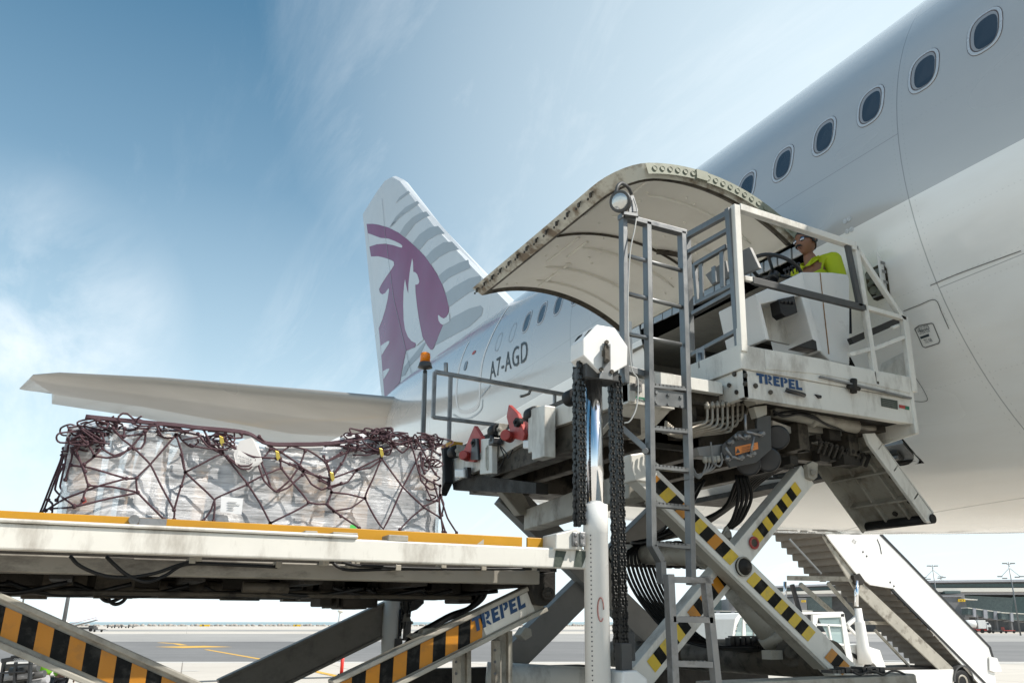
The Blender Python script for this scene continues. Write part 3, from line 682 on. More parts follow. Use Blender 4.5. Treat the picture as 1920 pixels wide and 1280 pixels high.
mb = MB(); mb.tube([dpt(.06+.9*i/18, 6.15, -.102) for i in range(19)], .014, 6); mb.tube([dpt(.9-.25*i/6, 6.15-.14*math.sin(i/6*3.1), -.11) for i in range(7)], .03, 6); mb.build('liner_joint', M['grime2'], door)
mb = MB()
for k in range(13):                          # latch fittings along the free edge
    yy = DY0+.42+k*(DY1-DY0-.5)/12; a = dpt(0, yy, -.055)
    mb.obox(a+V((-.006,0,0)), V((0,.012,0)), V((.008,0,.0)), V((0,0,.02))); mb.cyl(a+V((-.004,.04,-.02)), a+V((-.014,.04,-.02)), .012, 8); mb.cyl(a+V((0,-.03,.015)), a+V((-.012,-.03,.015)), .008, 8)
mb.build('latch_fitting', M['grime2'], door, split=True)
mb = MB()                                    # greenish pressed frame across the near end
for i in range(40):
    u0 = .15+.85*i/40; u1 = .15+.85*(i+1)/40
    mb.add([dpt(u0, DY0-.006, -.004), dpt(u1, DY0-.006, -.004), dpt(u1, DY0-.006, -.1), dpt(u0, DY0-.006, -.1)], [(0,1,2,3)])
mb.build('end_frame', M['edgeg'], door)
mb = MB()
for i in range(20):
    a = dpt(.19+.04*i, DY0-.012, -.052); mb.lathe(a, (0,-1,0), [(.024,0),(.024,.003),(.019,.004),(.017,-.002)], 12)
mb.box(4.0, 4.12, DY0-.022, DY0-.008, dpt(.43,0).z-.095, dpt(.43,0).z-.01)
mb.build('frame_hole', M['edgeg'], door, split=True)
# upper fuselage beacon stub
mb = MB(); mb.lathe(fpt(R_(84), 7.2), (0,0,1), [(.09,0),(.08,.1),(.03,.16)], 12); mb.build('roof_beacon', M['red'], air)
# ================================================================ CARGO LOADER
LY = 4.0
ld = thing('cargo_loader', 'big white cargo loader with yellow and black striped scissor lifts, ladder and raised driver platform', 'cargo loader', (2.4, 5.5, 0))
def P(px, py, Y=LY): return at(px, py, Y=Y)
def PX(px, py, X): return at(px, py, X=X)
nY = V((0,-1,0))
# ---- lower deck
M['underbeam'] = mat('grimy_under_beam', (.26,.24,.2), .5, dirt=(.05,.04,.03), amount=.8, dscale=6, var=.2, stretch=(.4,1,1))
dk = MB(); dk.box(-3.2, 2.36, 4.34, 7.2, .27+H, .38+H); deck = dk.build('lower_deck', M['grime'], ld)
sb = MB()
def wedge_beam(mb, xa, xb, y0, y1, zt, zb, lip=.012):
    mb.box(xa, xb, y0, y1, zb, zt)
wedge_beam(sb, -3.2, 2.375, 4.0, 4.07, .372+H, .27+H); sb.box(-3.2, 1.1, 3.985, 4.1, .372+H+.002, .39+H)
sb.build('side_beam', M['white'], deck, bevel=.012)
q = MB()
for a, b_ in ((1040,1062),(1078,1102)):      # dark green slanted marks on the end of the beam
    q.add([P(a-2, 1062, 3.997), P(a+(b_-a)*.55, 1063, 3.997), P(b_, 1033, 3.997), P(a+2, 1031, 3.997)], [(0,1,2,3)])
q.build('end_marking', M['hazg'], deck)
q = MB(); q.box(-3.2, 2.03, 4.12, 4.135, .38+H, .433+H); q.build('guide_rail', M['yellow'], deck, bevel=.003)
q = MB(); q.box(2.06, 2.2, 4.12, 4.135, .38+H, .433+H); q.build('guide_rail', M['yellow'], deck, bevel=.003)
hoses_late = []
for i in range(16):
    x0_ = -2.4+i*.27+random.uniform(-.1,.1); y_ = random.uniform(4.36, 4.9); z0_ = .135+.022*(y_-4.4)+H
    hoses_late.append([V((x0_, y_, z0_+.03)), V((x0_+.12, y_, z0_-random.uniform(0,.02))), V((x0_+.3, y_+.02, z0_-random.uniform(-.01,.025))), V((x0_+.5, y_, z0_+.03))])
q = MB(); q.box(-3.2, 2.3, 7.1, 7.12, .38+H, .44+H); q.build('guide_rail', M['yellow'], deck)
q = MB()
for x, wd in ((1.25,.1),(.98,.12),(.85,.06)): q.box(x, x+wd, 4.0, 4.11, .37+H, .4+H)
q.add([P(894,1020,4.06), P(907,1020,4.06), P(907,1010,4.06)], [(0,1,2)])
q.build('rail_stop', M['beige'], deck, bevel=.004, split=True)
q = MB(); q.box(.16,.27,4.1,4.14,.4+H,.43+H); q.cyl((.14,4.1,.42+H),(.14,4.13,.42+H),.022,12); q.build('lock_catch', M['steel'], deck)
q = MB(); q.box(-3.2, 2.2, 4.24, 4.34, .195+H, .27+H); q.build('inner_beam', M['underbeam'], deck, bevel=.006)
rr = random.Random(11)
q = MB()
for x in [-2.9+.55*i for i in range(10)]: q.box(x, x+.09, 4.36, 7.1, .18+H, .27+H)
for y in (5.0, 5.8, 6.6): q.box(-3.2, 2.2, y, y+.08, .13+.018*(y-5)+H, .26+H)
q.box(-3.2, 2.0, 6.95, 7.12, .165+H, .27+H); q.build('cross_member', M['grime'], deck, split=True)
q = MB()
for i in range(26):
    x = rr.uniform(-2.6, 1.5); y = rr.uniform(4.5, 6.9); l_ = rr.uniform(.08,.3); q.box(x, x+l_, y, y+rr.uniform(.06,.2), rr.uniform(.09,.13)+.022*(y-4.4)+H, .27+H)
for i in range(22):
    x = rr.uniform(-2.4, 1.7); y = rr.uniform(4.4, 6.8); z = rr.uniform(.13,.18)+.02*(y-4.4)+H; q.cyl((x,y,z),(x+rr.uniform(.1,.35),y,z),rr.uniform(.02,.05),8)
q.build('underdeck_fitting', M['grime2'], deck, weld=False, split=True)
q = MB()
for i in range(7):
    y = 4.5+i*.36; zz_ = .125+.02*(y-4.4)+.02*(i%2)+H; q.cyl((-3.1,y,zz_), (1.9,y,zz_), .012, 6)
q.build('hydraulic_line', M['grime2'], deck, split=True)
def hoses(name, lst, r, mt, parent, k=6, n=7):
    for pts in lst:
        mb = MB(); mb.tube(smooth_curve(pts, k), r, n); mb.build(name, mt, parent)
hoses('hose', [[P(132,1042,4.16),P(150,1060,4.14),P(190,1077,4.14),P(235,1082,4.14),P(290,1074,4.14),P(330,1060,4.14),P(355,1053,4.16)],
  [P(200,1043,4.16),P(215,1058,4.14),P(240,1078,4.14),P(275,1090,4.14),P(310,1078,4.16),P(350,1057,4.16),P(430,1058,4.16),P(520,1062,4.17)],
  [P(640,1053,4.16),P(670,1060,4.15),P(700,1061,4.15),P(760,1064,4.16),P(850,1066,4.16),P(1000,1066,4.17)],
  [P(620,1050,4.16),P(634,1062,4.15),P(660,1068,4.15),P(740,1066,4.16),P(830,1066,4.17)]], .008, M['hose'], deck)
hoses('hose', hoses_late, .011, M['hose'], deck)
hoses('hose', [[P(184,1112,4.8),P(195,1124,4.8),P(208,1127,4.8),P(222,1122,4.8),P(240,1112,4.8)], [P(200,1112,4.8),P(205,1125,4.8),P(216,1132,4.8),P(230,1127,4.8),P(241,1112,4.8)],
  [P(-20,1100,4.6),P(80,1108,4.6),P(140,1102,4.6),P(200,1112,4.6),P(300,1114,4.6),P(380,1112,4.6),P(470,1108,4.6)]], .009, M['hose'], deck)
q = MB()                                      # clamps on the inner beam
for x, y in ((360,1054),(372,1050),(522,1062),(610,1058),(662,1062),(668,1056),(745,1068),(830,1064),(905,1068),(1000,1068)):
    a = P(x, y-4, 4.17); q.box(a.x-.014, a.x+.014, 4.15, 4.24, a.z-.014, a.z+.014)
q.build('pipe_clamp', M['beige'], deck, bevel=.003, split=True)
q = MB()                                      # pump and motor slung below
for x0, x1, y0, y1, Y in ((576,604,1106,1112,4.9),(582,600,1112,1122,4.9),(600,625,1108,1136,4.9),(622,700,1106,1132,4.95),(640,690,1128,1141,4.95),(690,735,1104,1124,4.95),(860,895,1085,1130,5.0),(755,812,1090,1108,5.0),(500,560,1104,1112,5.)):
    a, b_ = P(x0, y1, Y), P(x1, y0, Y); q.box(a.x, b_.x, Y, Y+.25, min(a.z, b_.z), .25+H)
q.build('pump_motor', M['grime'], deck, bevel=.01, split=True)
q = MB()
for i in range(9): a = P(628+i*9, 1118, 4.93); q.box(a.x, a.x+.012, 4.88, 5.22, a.z-.06, a.z+.05)
q.cyl(P(640,1125,4.9), P(700,1121,4.9), .05, 14); q.build('motor_fin', M['grime'], deck)
# bracket joining the deck to the mast
q = MB(); a, b_ = P(1042, 1030, 3.98), P(1098, 992, 3.98)
q.prism([P(1042,1029,3.97),P(1092,1030,3.97),P(1097,1003,3.97),P(1080,990,3.97),P(1060,996,3.97),P(1043,1000,3.97)], (0,.16,0)); q.build('mast_bracket', M['white'], deck, bevel=.006)
q = MB()
for x in (1079, 1093): q.box(P(x-5,1000,3.955).x, P(x+5,1000,3.955).x, 3.953, 3.968, P(x,1024,3.955).z, P(x,997,3.955).z)
for x, y in ((1079,1002),(1079,1018),(1093,1005),(1093,1020)): q.bolt(P(x,y,3.955), nY, .011)
q.build('bracket_plate', M['steel'], deck, bevel=.003)
# ---- scissor arms
def arm(name, a, b_, Y, wd, ty, mt, ext=0, flange=True, taper=None):
    """a, b_: ends of the centre line as seen; Y: front plane; wd: depth of the section"""
    A, B = P(*a, Y), P(*b_, Y); d = (B-A).normalized(); A -= d*ext; B += d*ext; s = d.cross(nY).normalized()
    if s.z < 0: s = -s
    mb = MB(); off = V((0,ty/2,0))
    if flange:
        mb.obox((A+B)/2+off+V((0,.012,0)), d*((B-A).length/2), s*(wd/2-.004), V((0,ty/2-.012,0)))
        for k in (1, -1): mb.obox((A+B)/2+off+s*k*(wd/2-.011)+V((0,-.006,0)), d*((B-A).length/2), s*.012, V((0,ty/2+.004,0)))
    else: mb.obox((A+B)/2+off, d*((B-A).length/2), s*(wd/2), V((0,ty/2,0)))
    o = mb.build(name, mt, ld, bevel=.005)
    return o, A, B, d, s
def stripes(o, A, B, s, Y, t0, t1, n, hw, skew, cols, off=.0, sh=0.):
    d = (B-A).normalized()
    if skew is None: skew = d.z/s.z
    Ln = (B-A).length; mbs = {}
    for i in range(n):
        ta, tb = t0+(t1-t0)*i/n, t0+(t1-t0)*(i+1)/n; c_ = cols[i % len(cols)]
        qs = []
        for t in (ta, tb):
            for k in (-1, 1): qs.append(A+d*(Ln*t)+s*(hw*k+sh)+d*(skew*k*hw))
        for v_ in qs: v_.y = Y-.003
        mbs.setdefault(c_, MB()).add([qs[0], qs[1], qs[3], qs[2]], [(0,1,2,3)])
    for c_, mb in mbs.items(): mb.build('hazard_stripe', M[c_], o, split=True)
# lower deck pair
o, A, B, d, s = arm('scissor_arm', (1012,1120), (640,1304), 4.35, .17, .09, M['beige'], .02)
stripes(o, A, B, s, 4.372, .318, 1.0, 11, .056, None, ('hazo','hazb'))
q = MB(); a_ = A+d*((B-A).length*.055); b2 = A+d*((B-A).length*.318)
q.add([V((p_.x, 4.369, p_.z)) for p_ in (a_-s*.056, a_+s*.056, b2+s*.056, b2-s*.056)], [(0,1,2,3)]); q.build('logo_plate', M['white'], o)
lo = P(888,1186,4.365); lu = (P(984,1138,4.365)-lo); q = maker_logo(lo, lu.normalized(), (s+lu.normalized()*.2).normalized(), .078, lu.length*1.02)
for v_ in q.v: v_.y = 4.365
q.build('maker_logo', M['blue'], o)
q = MB(); c_ = P(1018,1102,4.33); q.prism([P(985,1078,4.32),P(1042,1070,4.32),P(1042,1118,4.32),P(1025,1135,4.32),P(1005,1133,4.32)], (0,.16,0)); q.cyl(P(1028,1112,4.33), P(1028,1112,4.26), .035, 16); q.cyl(P(1028,1112,4.27), P(1028,1112,4.24), .017, 12); q.build('pivot_lug', M['grime'], o, bevel=.006)
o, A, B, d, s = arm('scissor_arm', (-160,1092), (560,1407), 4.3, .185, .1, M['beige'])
stripes(o, A, B, s, 4.322, .045, .93, 22, .052, None, ('hazo','hazb'))
q = MB(); q.cyl(A+d*.1+V((0,-.03,0)), A+d*.1+V((0,.2,0)), .03, 12); q.build('pivot_pin', M['grime'], o)
arm('scissor_arm', (765,1140), (420,1306), 7.3, .27, .12, mat('worn_shaded_arm_paint', (.17,.16,.14), .5, dirt=(.05,.045,.04), amount=.5, dscale=7))  # far arm: worn paint, darkened to carry the shade under the deck
q = MB(); q.prism([P(752,1118,7.2),P(795,1112,7.2),P(795,1130,7.2),P(782,1142,7.2),P(758,1150,7.2)], (0,.2,0)); q.build('pivot_lug', M['grime'], ld)
hoses('scissor_hose', [[P(912,1098,4.9),P(905,1120,4.9),P(880,1140,4.9),P(845,1153,4.9),P(810,1172,4.8),P(775,1192,4.7),P(760,1210,4.6),P(745,1222,4.5)], [P(905,1098,4.9),P(898,1122,4.9),P(872,1145,4.9),P(838,1160,4.9),P(806,1178,4.8),P(778,1196,4.7)]], .017, M['hose'], ld)
q = MB(); q.prism([P(790,1190,4.5),P(796,1178,4.5),P(820,1176,4.5),P(823,1188,4.5),P(812,1190,4.5),P(812,1184,4.5),P(800,1185,4.5),P(798,1194,4.5)], (0,.08,0)); q.prism([P(770,1192,4.5),P(778,1186,4.5),P(798,1188,4.5),P(785,1200,4.5)], (0,.08,0)); q.build('hose_bracket', M['beige'], ld, bevel=.003)
# ---- masts
def chain(name, pts, rows, parent, pitch=.034, wd=.0155, step=.0098, dirx=(1,0,0)):
    mb = MB(); a, b_ = pts; a, b_ = V(a), V(b_); d = (b_-a); n = int(d.length/pitch); d.normalize(); dx = V(dirx).normalized(); dn = d.cross(dx).normalized()
    for i in range(n):
        c0 = a+d*pitch*i; even = i % 2
        for r_ in range(rows+1):
            o_ = (r_-rows/2)*step*2+(0 if even else step*.55*(1 if r_ < rows/2 else -1))
            c_ = c0+dx*o_; t = step*.3
            vs = []
            for k, (u_, w2) in enumerate(((-.1,.62),(.12,.98),(.35,1.),(.5,.72),(.65,1.),(.88,.98),(1.1,.62))):
                for sg in (-1, 1): vs.append((u_, w2*sg))
            poly = [(u_, w2) for u_, w2 in vs if w2 > 0]+[(u_, w2) for u_, w2 in vs[::-1] if w2 < 0]
            mb.prism([c_-dx*t+d*(u_*pitch)+dn*(w2*wd) for u_, w2 in poly], dx*(2*t))
        mb.cyl(c0-dx*(rows*step+step*.55), c0+dx*(rows*step+step*.55), wd*.42, 6)
    return mb.build(name, M['chain'], parent, weld=False)
def zpx(py, px=1116, Y=4.0): return P(px, py, Y).z
mx = P(1117, 1000, LY).x
q = MB(); q.lathe((mx,LY,-1.3+H), (0,0,1), [(.0,0),(.067,0),(.067,zpx(1000)-H+1.3),(.069,zpx(1000)-H+1.302),(.069,zpx(946)-H+1.3),(.045,zpx(944)-H+1.3)], 28)
mast = q.build('lift_cylinder', M['white_clean'], ld)
q = MB(); q.cyl((mx,LY,.4+H), (mx,LY,zpx(712)), .05, 28); rod = q.build('chrome_rod', M['chrome'], mast)
q = MB()
for i in range(36):
    z = zpx(1262)-.1+i*.0235; a = math.radians(214); q.cyl((mx+.0665*math.cos(a), LY+.0665*math.sin(a), z), (mx+.0685*math.cos(a), LY+.0685*math.sin(a), z), .0042, 8)
q.build('index_hole', M['boxdark'], mast, split=True)
q = MB(); sx = P(1127,1142,3.93)
q.tube([V((sx.x+.016*math.cos(t_), 0, sx.z+.06*math.sin(t_))) for t_ in [6.28*i/24 for i in range(22)]], .0035, 5)
for v_ in q.v: v_.y = LY-math.sqrt(max(0, .0685**2-(v_.x-mx)**2))-(.0 if v_.y > 0 else .002)
q.build('stain_mark', mat('faded_maroon_mark', (.22,.09,.08), .7), mast)
q = MB(); c5 = lambda a, b_: (1060+a/9.143, 600+b_/9.143)
fp = [c5(*t) for t in ((305,325),(540,75),(850,130),(1070,450),(1062,770),(800,915),(590,885),(305,600))]
q.prism([P(*t, 3.9) for t in fp], (0,.15,0)); head = q.build('mast_head', M['white_clean'], mast, bevel=.006)
q = MB(); a, b_ = P(*c5(632,1010),3.893), P(*c5(765,400),3.893)
q.prism([P(*c5(*t),3.894) for t in ((632,400),(765,410),(768,880),(802,915),(802,1030),(570,1005),(590,885),(632,880))], (0,-.008,0)); q.build('head_plate', M['galv'], head, bevel=.002)
q = MB(); q.beam(P(*c5(705,450),3.86), P(*c5(712,710),3.86), .03, .018, (0,-1,0)); q.beam(P(*c5(655,520),3.87), P(*c5(660,620),3.87), .016, .016, (0,-1,0)); q.cyl(P(*c5(705,450),3.89), P(*c5(705,450),3.85), .013, 10); q.cyl(P(*c5(712,700),3.89), P(*c5(712,700),3.85), .013, 10)
for t in ((697,385),(605,850),(783,890)): q.bolt(P(*c5(*t),3.89), nY, .013, .014)
q.build('head_latch', M['grime2'], head, split=True)
q = MB(); q.box(P(1104,703,3.9).x, P(1148,703,4.0).x, 3.93, 4.07, zpx(716), zpx(690)); q.build('rod_block', M['dkgrey'], head, bevel=.006)
q = MB(); q.lathe((mx, 3.92, zpx(655)), (0,1,0), [(.11,0),(.1,.04),(.1,.08),(.11,.12)], 20); q.build('chain_wheel', M['grime'], head)
cl_, cr_ = P(1086,700,LY).x, P(1154,700,LY).x
chain('lift_chain', ((cl_,LY-.02,zpx(676)), (cl_-.006,LY-.02,zpx(990,1085))), 2, mast); chain('lift_chain', ((cl_+.035,LY+.09,zpx(686)), (cl_+.03,LY+.09,zpx(985,1085))), 2, mast)
chain('lift_chain', ((cr_+.002,LY-.02,zpx(700)), (cr_,LY-.02,-.2+H)), 2, mast); chain('lift_chain', ((cr_+.03,LY+.09,zpx(700)), (cr_+.028,LY+.09,-.25+H)), 2, mast)
q = MB(); q.box(cr_-.035, cr_+.03, 3.95, 4.02, -.32+H, zpx(1205)); q.box(cr_+.035, cr_+.085, 4.0, 4.06, zpx(1240), zpx(1185)); q.build('chain_anchor', M['dkgrey'], mast, bevel=.005)
q = MB(); q.prism([P(1168,1258,3.9),P(1195,1256,3.9),P(1215,1272,3.9),P(1215,1300,3.9),P(1165,1300,3.9)], (0,.25,0)); q.build('mast_foot', M['white_clean'], mast, bevel=.01)
fx = P(735,1180,7.3).x
q = MB(); q.cyl((fx,7.3,-1.3+H), (fx,7.3,.22+H), .085, 24); fm = q.build('lift_cylinder', M['white'], ld)
fxc = P(760,1180,7.2).x; chain('lift_chain', ((fxc-.03,7.2,.24+H), (fxc-.05,7.2,zpx(1200,745,7.2))), 1, fm, .05, .022); chain('lift_chain', ((fxc+.03,7.2,.24+H), (fxc+.02,7.2,zpx(1165,755,7.2))), 1, fm, .05, .022)
q = MB(); q.box(fxc-.085, fxc-.03, 7.17, 7.23, zpx(1226,740,7.2), zpx(1196,740,7.2)); q.box(fxc-.01, fxc+.04, 7.17, 7.23, zpx(1200,755,7.2), zpx(1165,755,7.2)); q.cyl((fxc-.055,7.2,-.4+H),(fxc-.055,7.2,.1+H),.008,6); q.build('chain_tensioner', M['black'], fm)
# ---- bridge (upper platform)
BX = 2.75
q = MB(); q.box(BX+.03, 5.25, 4.2, 7.15, 1.44+H, 1.5+H); q.box(BX+.06, 5.2, 4.25, 7.1, 1.36+H, 1.44+H); bridge = q.build('bridge_deck', M['grime2'], ld)
q = MB()
q.prism([PX(842,856,BX),PX(1180,697,BX),PX(1180,752,BX),PX(1040,800,BX),PX(965,838,BX),PX(900,880,BX),PX(846,905,BX)], (.05,0,0)); fbm = q.build('entry_beam', M['white'], bridge, bevel=.006)
q = MB()
q.box(BX+.04, BX+.2, 4.3, 7.05, 1.12+H, 1.36+H); q.box(BX+.2, 5.1, 6.7, 7.1, 1.1+H, 1.36+H); q.box(BX+.3, 5.1, 4.5, 4.6, 1.13+H, 1.36+H)
for x in (3.3, 3.8, 4.3, 4.8): q.box(x, x+.1, 4.3, 7.0, 1.16+H, 1.36+H)
q.build('bridge_frame', M['grime2'], bridge, bevel=.005)
q = MB(); q.prism([PX(845,885,BX+.02),PX(1005,905,BX+.02),PX(1005,925,BX+.02),PX(850,918,BX+.02)], (.1,0,0)); q.build('lower_beam', M['grime'], bridge)
def bx(name, x0, y0, x1, y1, X, dep, mt, bev=.006, par=None, tilt=0):
    q = MB(); q.prism([PX(x0,y0+tilt,X),PX(x1,y0,X),PX(x1,y1,X),PX(x0,y1+tilt,X)], (dep,0,0)); return q.build(name, mt, par or fbm, bevel=bev)
def rollr(px, py, r=.055, ln=.1):
    c_ = PX(px, py, BX-.05); q = MB(); q.cyl(c_+V((-.0,.05,0)), c_+V((0,-.06,0)), r, 20); o = q.build('guide_roller', M['rubber'], fbm, bevel=.01)
    q = MB(); q.cyl(c_+V((0,-.06,0)), c_+V((0,-.085,0)), .022, 12); q.obox(c_+V((.03,-.075,0)), V((.04,0,0)), V((0,.008,0)), V((0,0,.05))); q.bolt(c_+V((0,-.085,0)), (0,-1,0), .014, .012); q.build('roller_bracket', M['beige'], o, bevel=.003)
for t in ((852,847),(929,808),(998,777),(1072,745)): rollr(*t)
def red_stop(cx_, cy_, sc, fl_):
    k = sc; A_ = [(12,-42),(26,-20),(26,12),(10,30),(-8,28),(-18,22),(-6,0)] if fl_ else [(-4,-40),(12,-24),(26,14),(22,26),(2,22),(-8,-18)]
    q = MB(); q.prism([PX(cx_+a*k, cy_+b_*k, BX-.035) for a, b_ in A_], (-.035,0,0)); o = q.build('stop_cam', M['red'], fbm, bevel=.006)
    c_ = PX(cx_+(6 if fl_ else 6)*k, cy_-8*k, BX-.08); q = MB(); q.cyl(c_+V((.03,0,0)), c_+V((-.02,0,0)), .035, 18); q.cyl(c_+V((-.02,0,0)), c_+V((-.035,0,0)), .014, 10); q.build('cam_hub', M['rubber'], o)
    c_ = PX(cx_+(-12)*k, cy_+18*k, BX-.09); q = MB(); q.cyl(c_+V((.03,.02,0)), c_+V((-.05,-.05,0)), .042*k, 18); q.build('cam_roller', M['red'], o, bevel=.008)
red_stop(885, 838, .95, True); red_stop(965, 800, 1.02, False)
q = MB(); q.prism([PX(889,822,BX-.075),PX(898,822,BX-.075),PX(901,862,BX-.075),PX(886,862,BX-.075)], (-.02,0,0)); q.build('cam_arm', M['black'], fbm, bevel=.004)
o = bx('side_box', 1018, 762, 1042, 858, BX-.02, -.09, M['white'], tilt=6); bx('side_box', 1006, 768, 1017, 848, BX-.02, -.07, M['white'], tilt=3)
o = bx('control_box', 910, 822, 933, 888, BX-.02, -.05, M['white'], tilt=2); q = MB(); a_ = PX(914,835,BX-.075); b2 = PX(914,880,BX-.075); q.tube([a_, a_+V((0,.03,-.02)), b2+V((0,.03,.02)), b2, b2+V((0,-.0,.01)), a_+V((0,0,-.01))], .006, 6); q.build('box_rim', M['edge'], o)
for t in ((862,888),(991,834)):
    o = bx('side_lamp', t[0], t[1]-8, t[0]+17, t[1]+8, BX-.03, -.05, M['white_clean'], .01); bx('lamp_guard', t[0]+15, t[1]-12, t[0]+22, t[1]+8, BX-.02, -.04, M['black'], .006, o)
q = MB(); c_ = PX(929,828,BX-.06); q.box(c_.x-.04, c_.x+.04, c_.y-.05, c_.y+.05, c_.z-.025, c_.z+.025); q.cyl(c_+V((-.03,0,0)), c_+V((-.03,0,.05)), .018, 10); q.build('sensor', M['black'], fbm, bevel=.006)
hoses('sensor_cable', [[PX(938,838,BX-.05),PX(945,856,BX-.05),PX(940,872,BX-.05),PX(933,882,BX-.05)], [PX(936,833,BX-.05),PX(950,850,BX-.05),PX(953,858,BX-.05),PX(962,842,BX-.05)]], .005, M['hose'], fbm)
q = MB(); q.prism([PX(830,846,BX-.02),PX(848,838,BX-.02),PX(850,905,BX-.02),PX(838,930,BX-.02),PX(828,926,BX-.02)], (-.08,0,0)); q.build('rubber_buffer', M['rubber'], fbm, bevel=.01)
q = MB(); q.box(*sorted((PX(828,835,BX).x, PX(828,835,BX).x+.12)), PX(845,835,BX).y, PX(828,835,BX).y, PX(828,846,BX).z, PX(828,835,BX).z); q.build('corner_marker', M['yellow'], fbm)
# near side of the bridge behind the ladder
q = MB(); q.box(BX+.0, 3.1, 4.14, 4.2, 1.27+H, 1.5+H); q.box(3.1, 3.5, 4.14, 4.2, 1.42+H, 1.5+H); q.prism([(BX,4.19,1.27+H),(BX,4.5,1.14+H),(3.1,4.5,1.14+H),(3.1,4.19,1.27+H)], (0,.02,-.004)); bs = q.build('bridge_side', M['white'], bridge, bevel=.006)
q = MB(); a_ = P(1185,742,4.135); b2 = P(1211,752,4.135); q.box(a_.x, b2.x, 4.132, 4.138, b2.z+.004, a_.z); q.build('green_label', M['green'], bs)
for i, tx in enumerate(('STAND CLEAR', 'LIFTING BED')):
    text_on(tx, (a_.x+.008, 4.13, a_.z-.017-i*.014), (1,0,-.05), (0,0,1), .008, width=(b2.x-a_.x)*.7).build('label_text', M['paper'], bs)
q = MB(); q.box(*[P(t,722,4.13).x for t in (1180,1202)], 4.12, 4.138, P(1180,732,4.13).z, P(1180,712,4.13).z)
for t in ((1187,722),(1197,723)): q.bolt(P(*t,4.12), nY, .011, .01)
q.build('bolt_plate', M['steel'], bs, split=True)
q = MB(); q.box(3.1, 3.56, 4.5, 4.54, 1.1+H, 1.44+H); q.build('dark_backing', M['grime'], bs)  # dark sheet added as a backdrop for the shaded space behind the pipes
q = MB(); q.beam(P(1166,690,4.05), P(1222,707,4.05), .05, .04); q.build('ladder_shelf', M['galv'], bs, bevel=.003)
q = MB(); q.box(P(1172,646,4.1).x, P(1186,646,4.1).x, 4.1, 4.12, P(1172,692,4.1).z, P(1172,600,4.1).z); q.build('side_plate', M['white_clean'], bs, bevel=.003)
# far railing with lamp post
FYR = 7.4
q = MB()
for a_, b2, t in (((815,697),(1072,742),.04), ((812,782),(960,800),.035), ((815,697),(812,783),.035), ((845,702),(841,850),.035), ((1040,738),(1040,775),.03), ((1062,740),(1062,760),.03)):
    q.beam(P(*a_,FYR), P(*b2,FYR), t, t)
q.tube([P(995,730,FYR-.02), P(992,738,FYR-.05), P(982,742,FYR-.06), P(975,743,FYR-.06)], .016, 6); q.cyl(P(836,680,FYR), P(836,700,FYR), .022, 8)
rl = q.build('far_railing', M['steel'], bridge, bevel=.004)
bp = P(797,690,7.7)
q = MB(); q.cyl(P(793,850,7.7), P(797,695,7.7), .022, 10); q.beam(P(791,850,7.67), P(796,700,7.67), .03, .03); post = q.build('lamp_post', M['galv'], bridge)
q = MB(); q.lathe(P(797,689,7.7), (0,0,1), [(.005,-.03),(.02,-.02),(.075,0),(.07,.01),(.06,.05),(.055,.055)], 20); q.cyl(P(797,689,7.7), P(797,700,7.7), .009, 8); q.build('beacon_base', M['dkgrey'], post)
q = MB(); q.lathe(P(797,679,7.7), (0,0,1), [(.052,0),(.05,.04),(.053,.045),(.048,.09),(.04,.098),(.01,.1)], 20); q.build('beacon_lens', M['amber'], post)
# ---- ladders
def rail_(mb, pts, Y, w_, d_):
    for a, b_ in zip(pts, pts[1:]): 
        A, B = P(*a, Y), P(*b_, Y); e = (B-A).normalized()*(w_*.45); mb.beam(A-e*0, B+e*0, w_, d_, (0,-1,0))
q = MB()
rail_(q, [(1168,402),(1171,720)], 4.0, .034, .055)
rail_(q, [(1213,418),(1222,1025)], 4.0, .036, .055); rail_(q, [(1222,1022),(1239,1052),(1241,1094)], 4.0, .036, .055)
rail_(q, [(1278,436),(1292,900),(1296,1096)], 4.0, .036, .055)
q.beam(P(1162,406,4.0), P(1284,438,4.0), .055, .035)
lad = q.build('ladder', M['galv'], ld, bevel=.003)
q = MB()
for a, b_ in ((478,507),(549,576),(625,646)): q.cyl(P(1172,a,4.0), P(1277,b_,4.0), .014, 12)
q.build('round_rung', M['galv'], lad, split=True)
q = MB(); qq = []
for y in (722, 801, 873, 943, 1016):
    yo = 0 if y < 1000 else 4; mb = MB(); mb.beam(P(1222,y+2,4.0), P(1292,y+9,4.0), .05, .026)
    for k in range(9): c_ = P(1228+k*7, y-1+k*.7, 3.985); mb.box(c_.x-.006, c_.x+.003, 3.975, 4.025, c_.z-.006, c_.z+.004)
    mb.build('rung', M['galv'], lad)
q = MB(); a_, b2 = P(1224,757,3.99), P(1285,728,3.99); q.prism([P(1222,727,3.99),P(1288,737,3.99),P(1288,765,3.99),P(1222,758,3.99)], (0,.01,0))
for t in ((1230,736),(1253,740),(1276,744),(1230,754),(1253,758),(1277,762)): q.bolt(P(*t,3.99), nY, .012, .01)
q.build('bolt_plate', M['galv'], lad)
q = MB(); q.beam(P(1166,802,4.1), P(1212,842,4.02), .012, .035); q.cyl(P(1210,845,4.03), P(1210,845,3.98), .02, 10); q.build('ladder_stay', M['galv'], lad, bevel=.003)
q = MB(); rail_(q, [(1254,1076),(1264,1300)], 3.85, .042, .05); rail_(q, [(1322,1080),(1345,1300)], 3.85, .042, .05); lad2 = q.build('lower_ladder', M['steel'], ld, bevel=.003)
for y in (1086, 1160, 1243):
    mb = MB(); mb.beam(P(1258,y,3.85), P(1332,y+2,3.85), .05, .03)
    for k in range(8): c_ = P(1264+k*8, y-4, 3.84); mb.box(c_.x-.006, c_.x+.003, 3.83, 3.87, c_.z-.006, c_.z+.004)
    mb.build('rung', M['steel'], lad2)
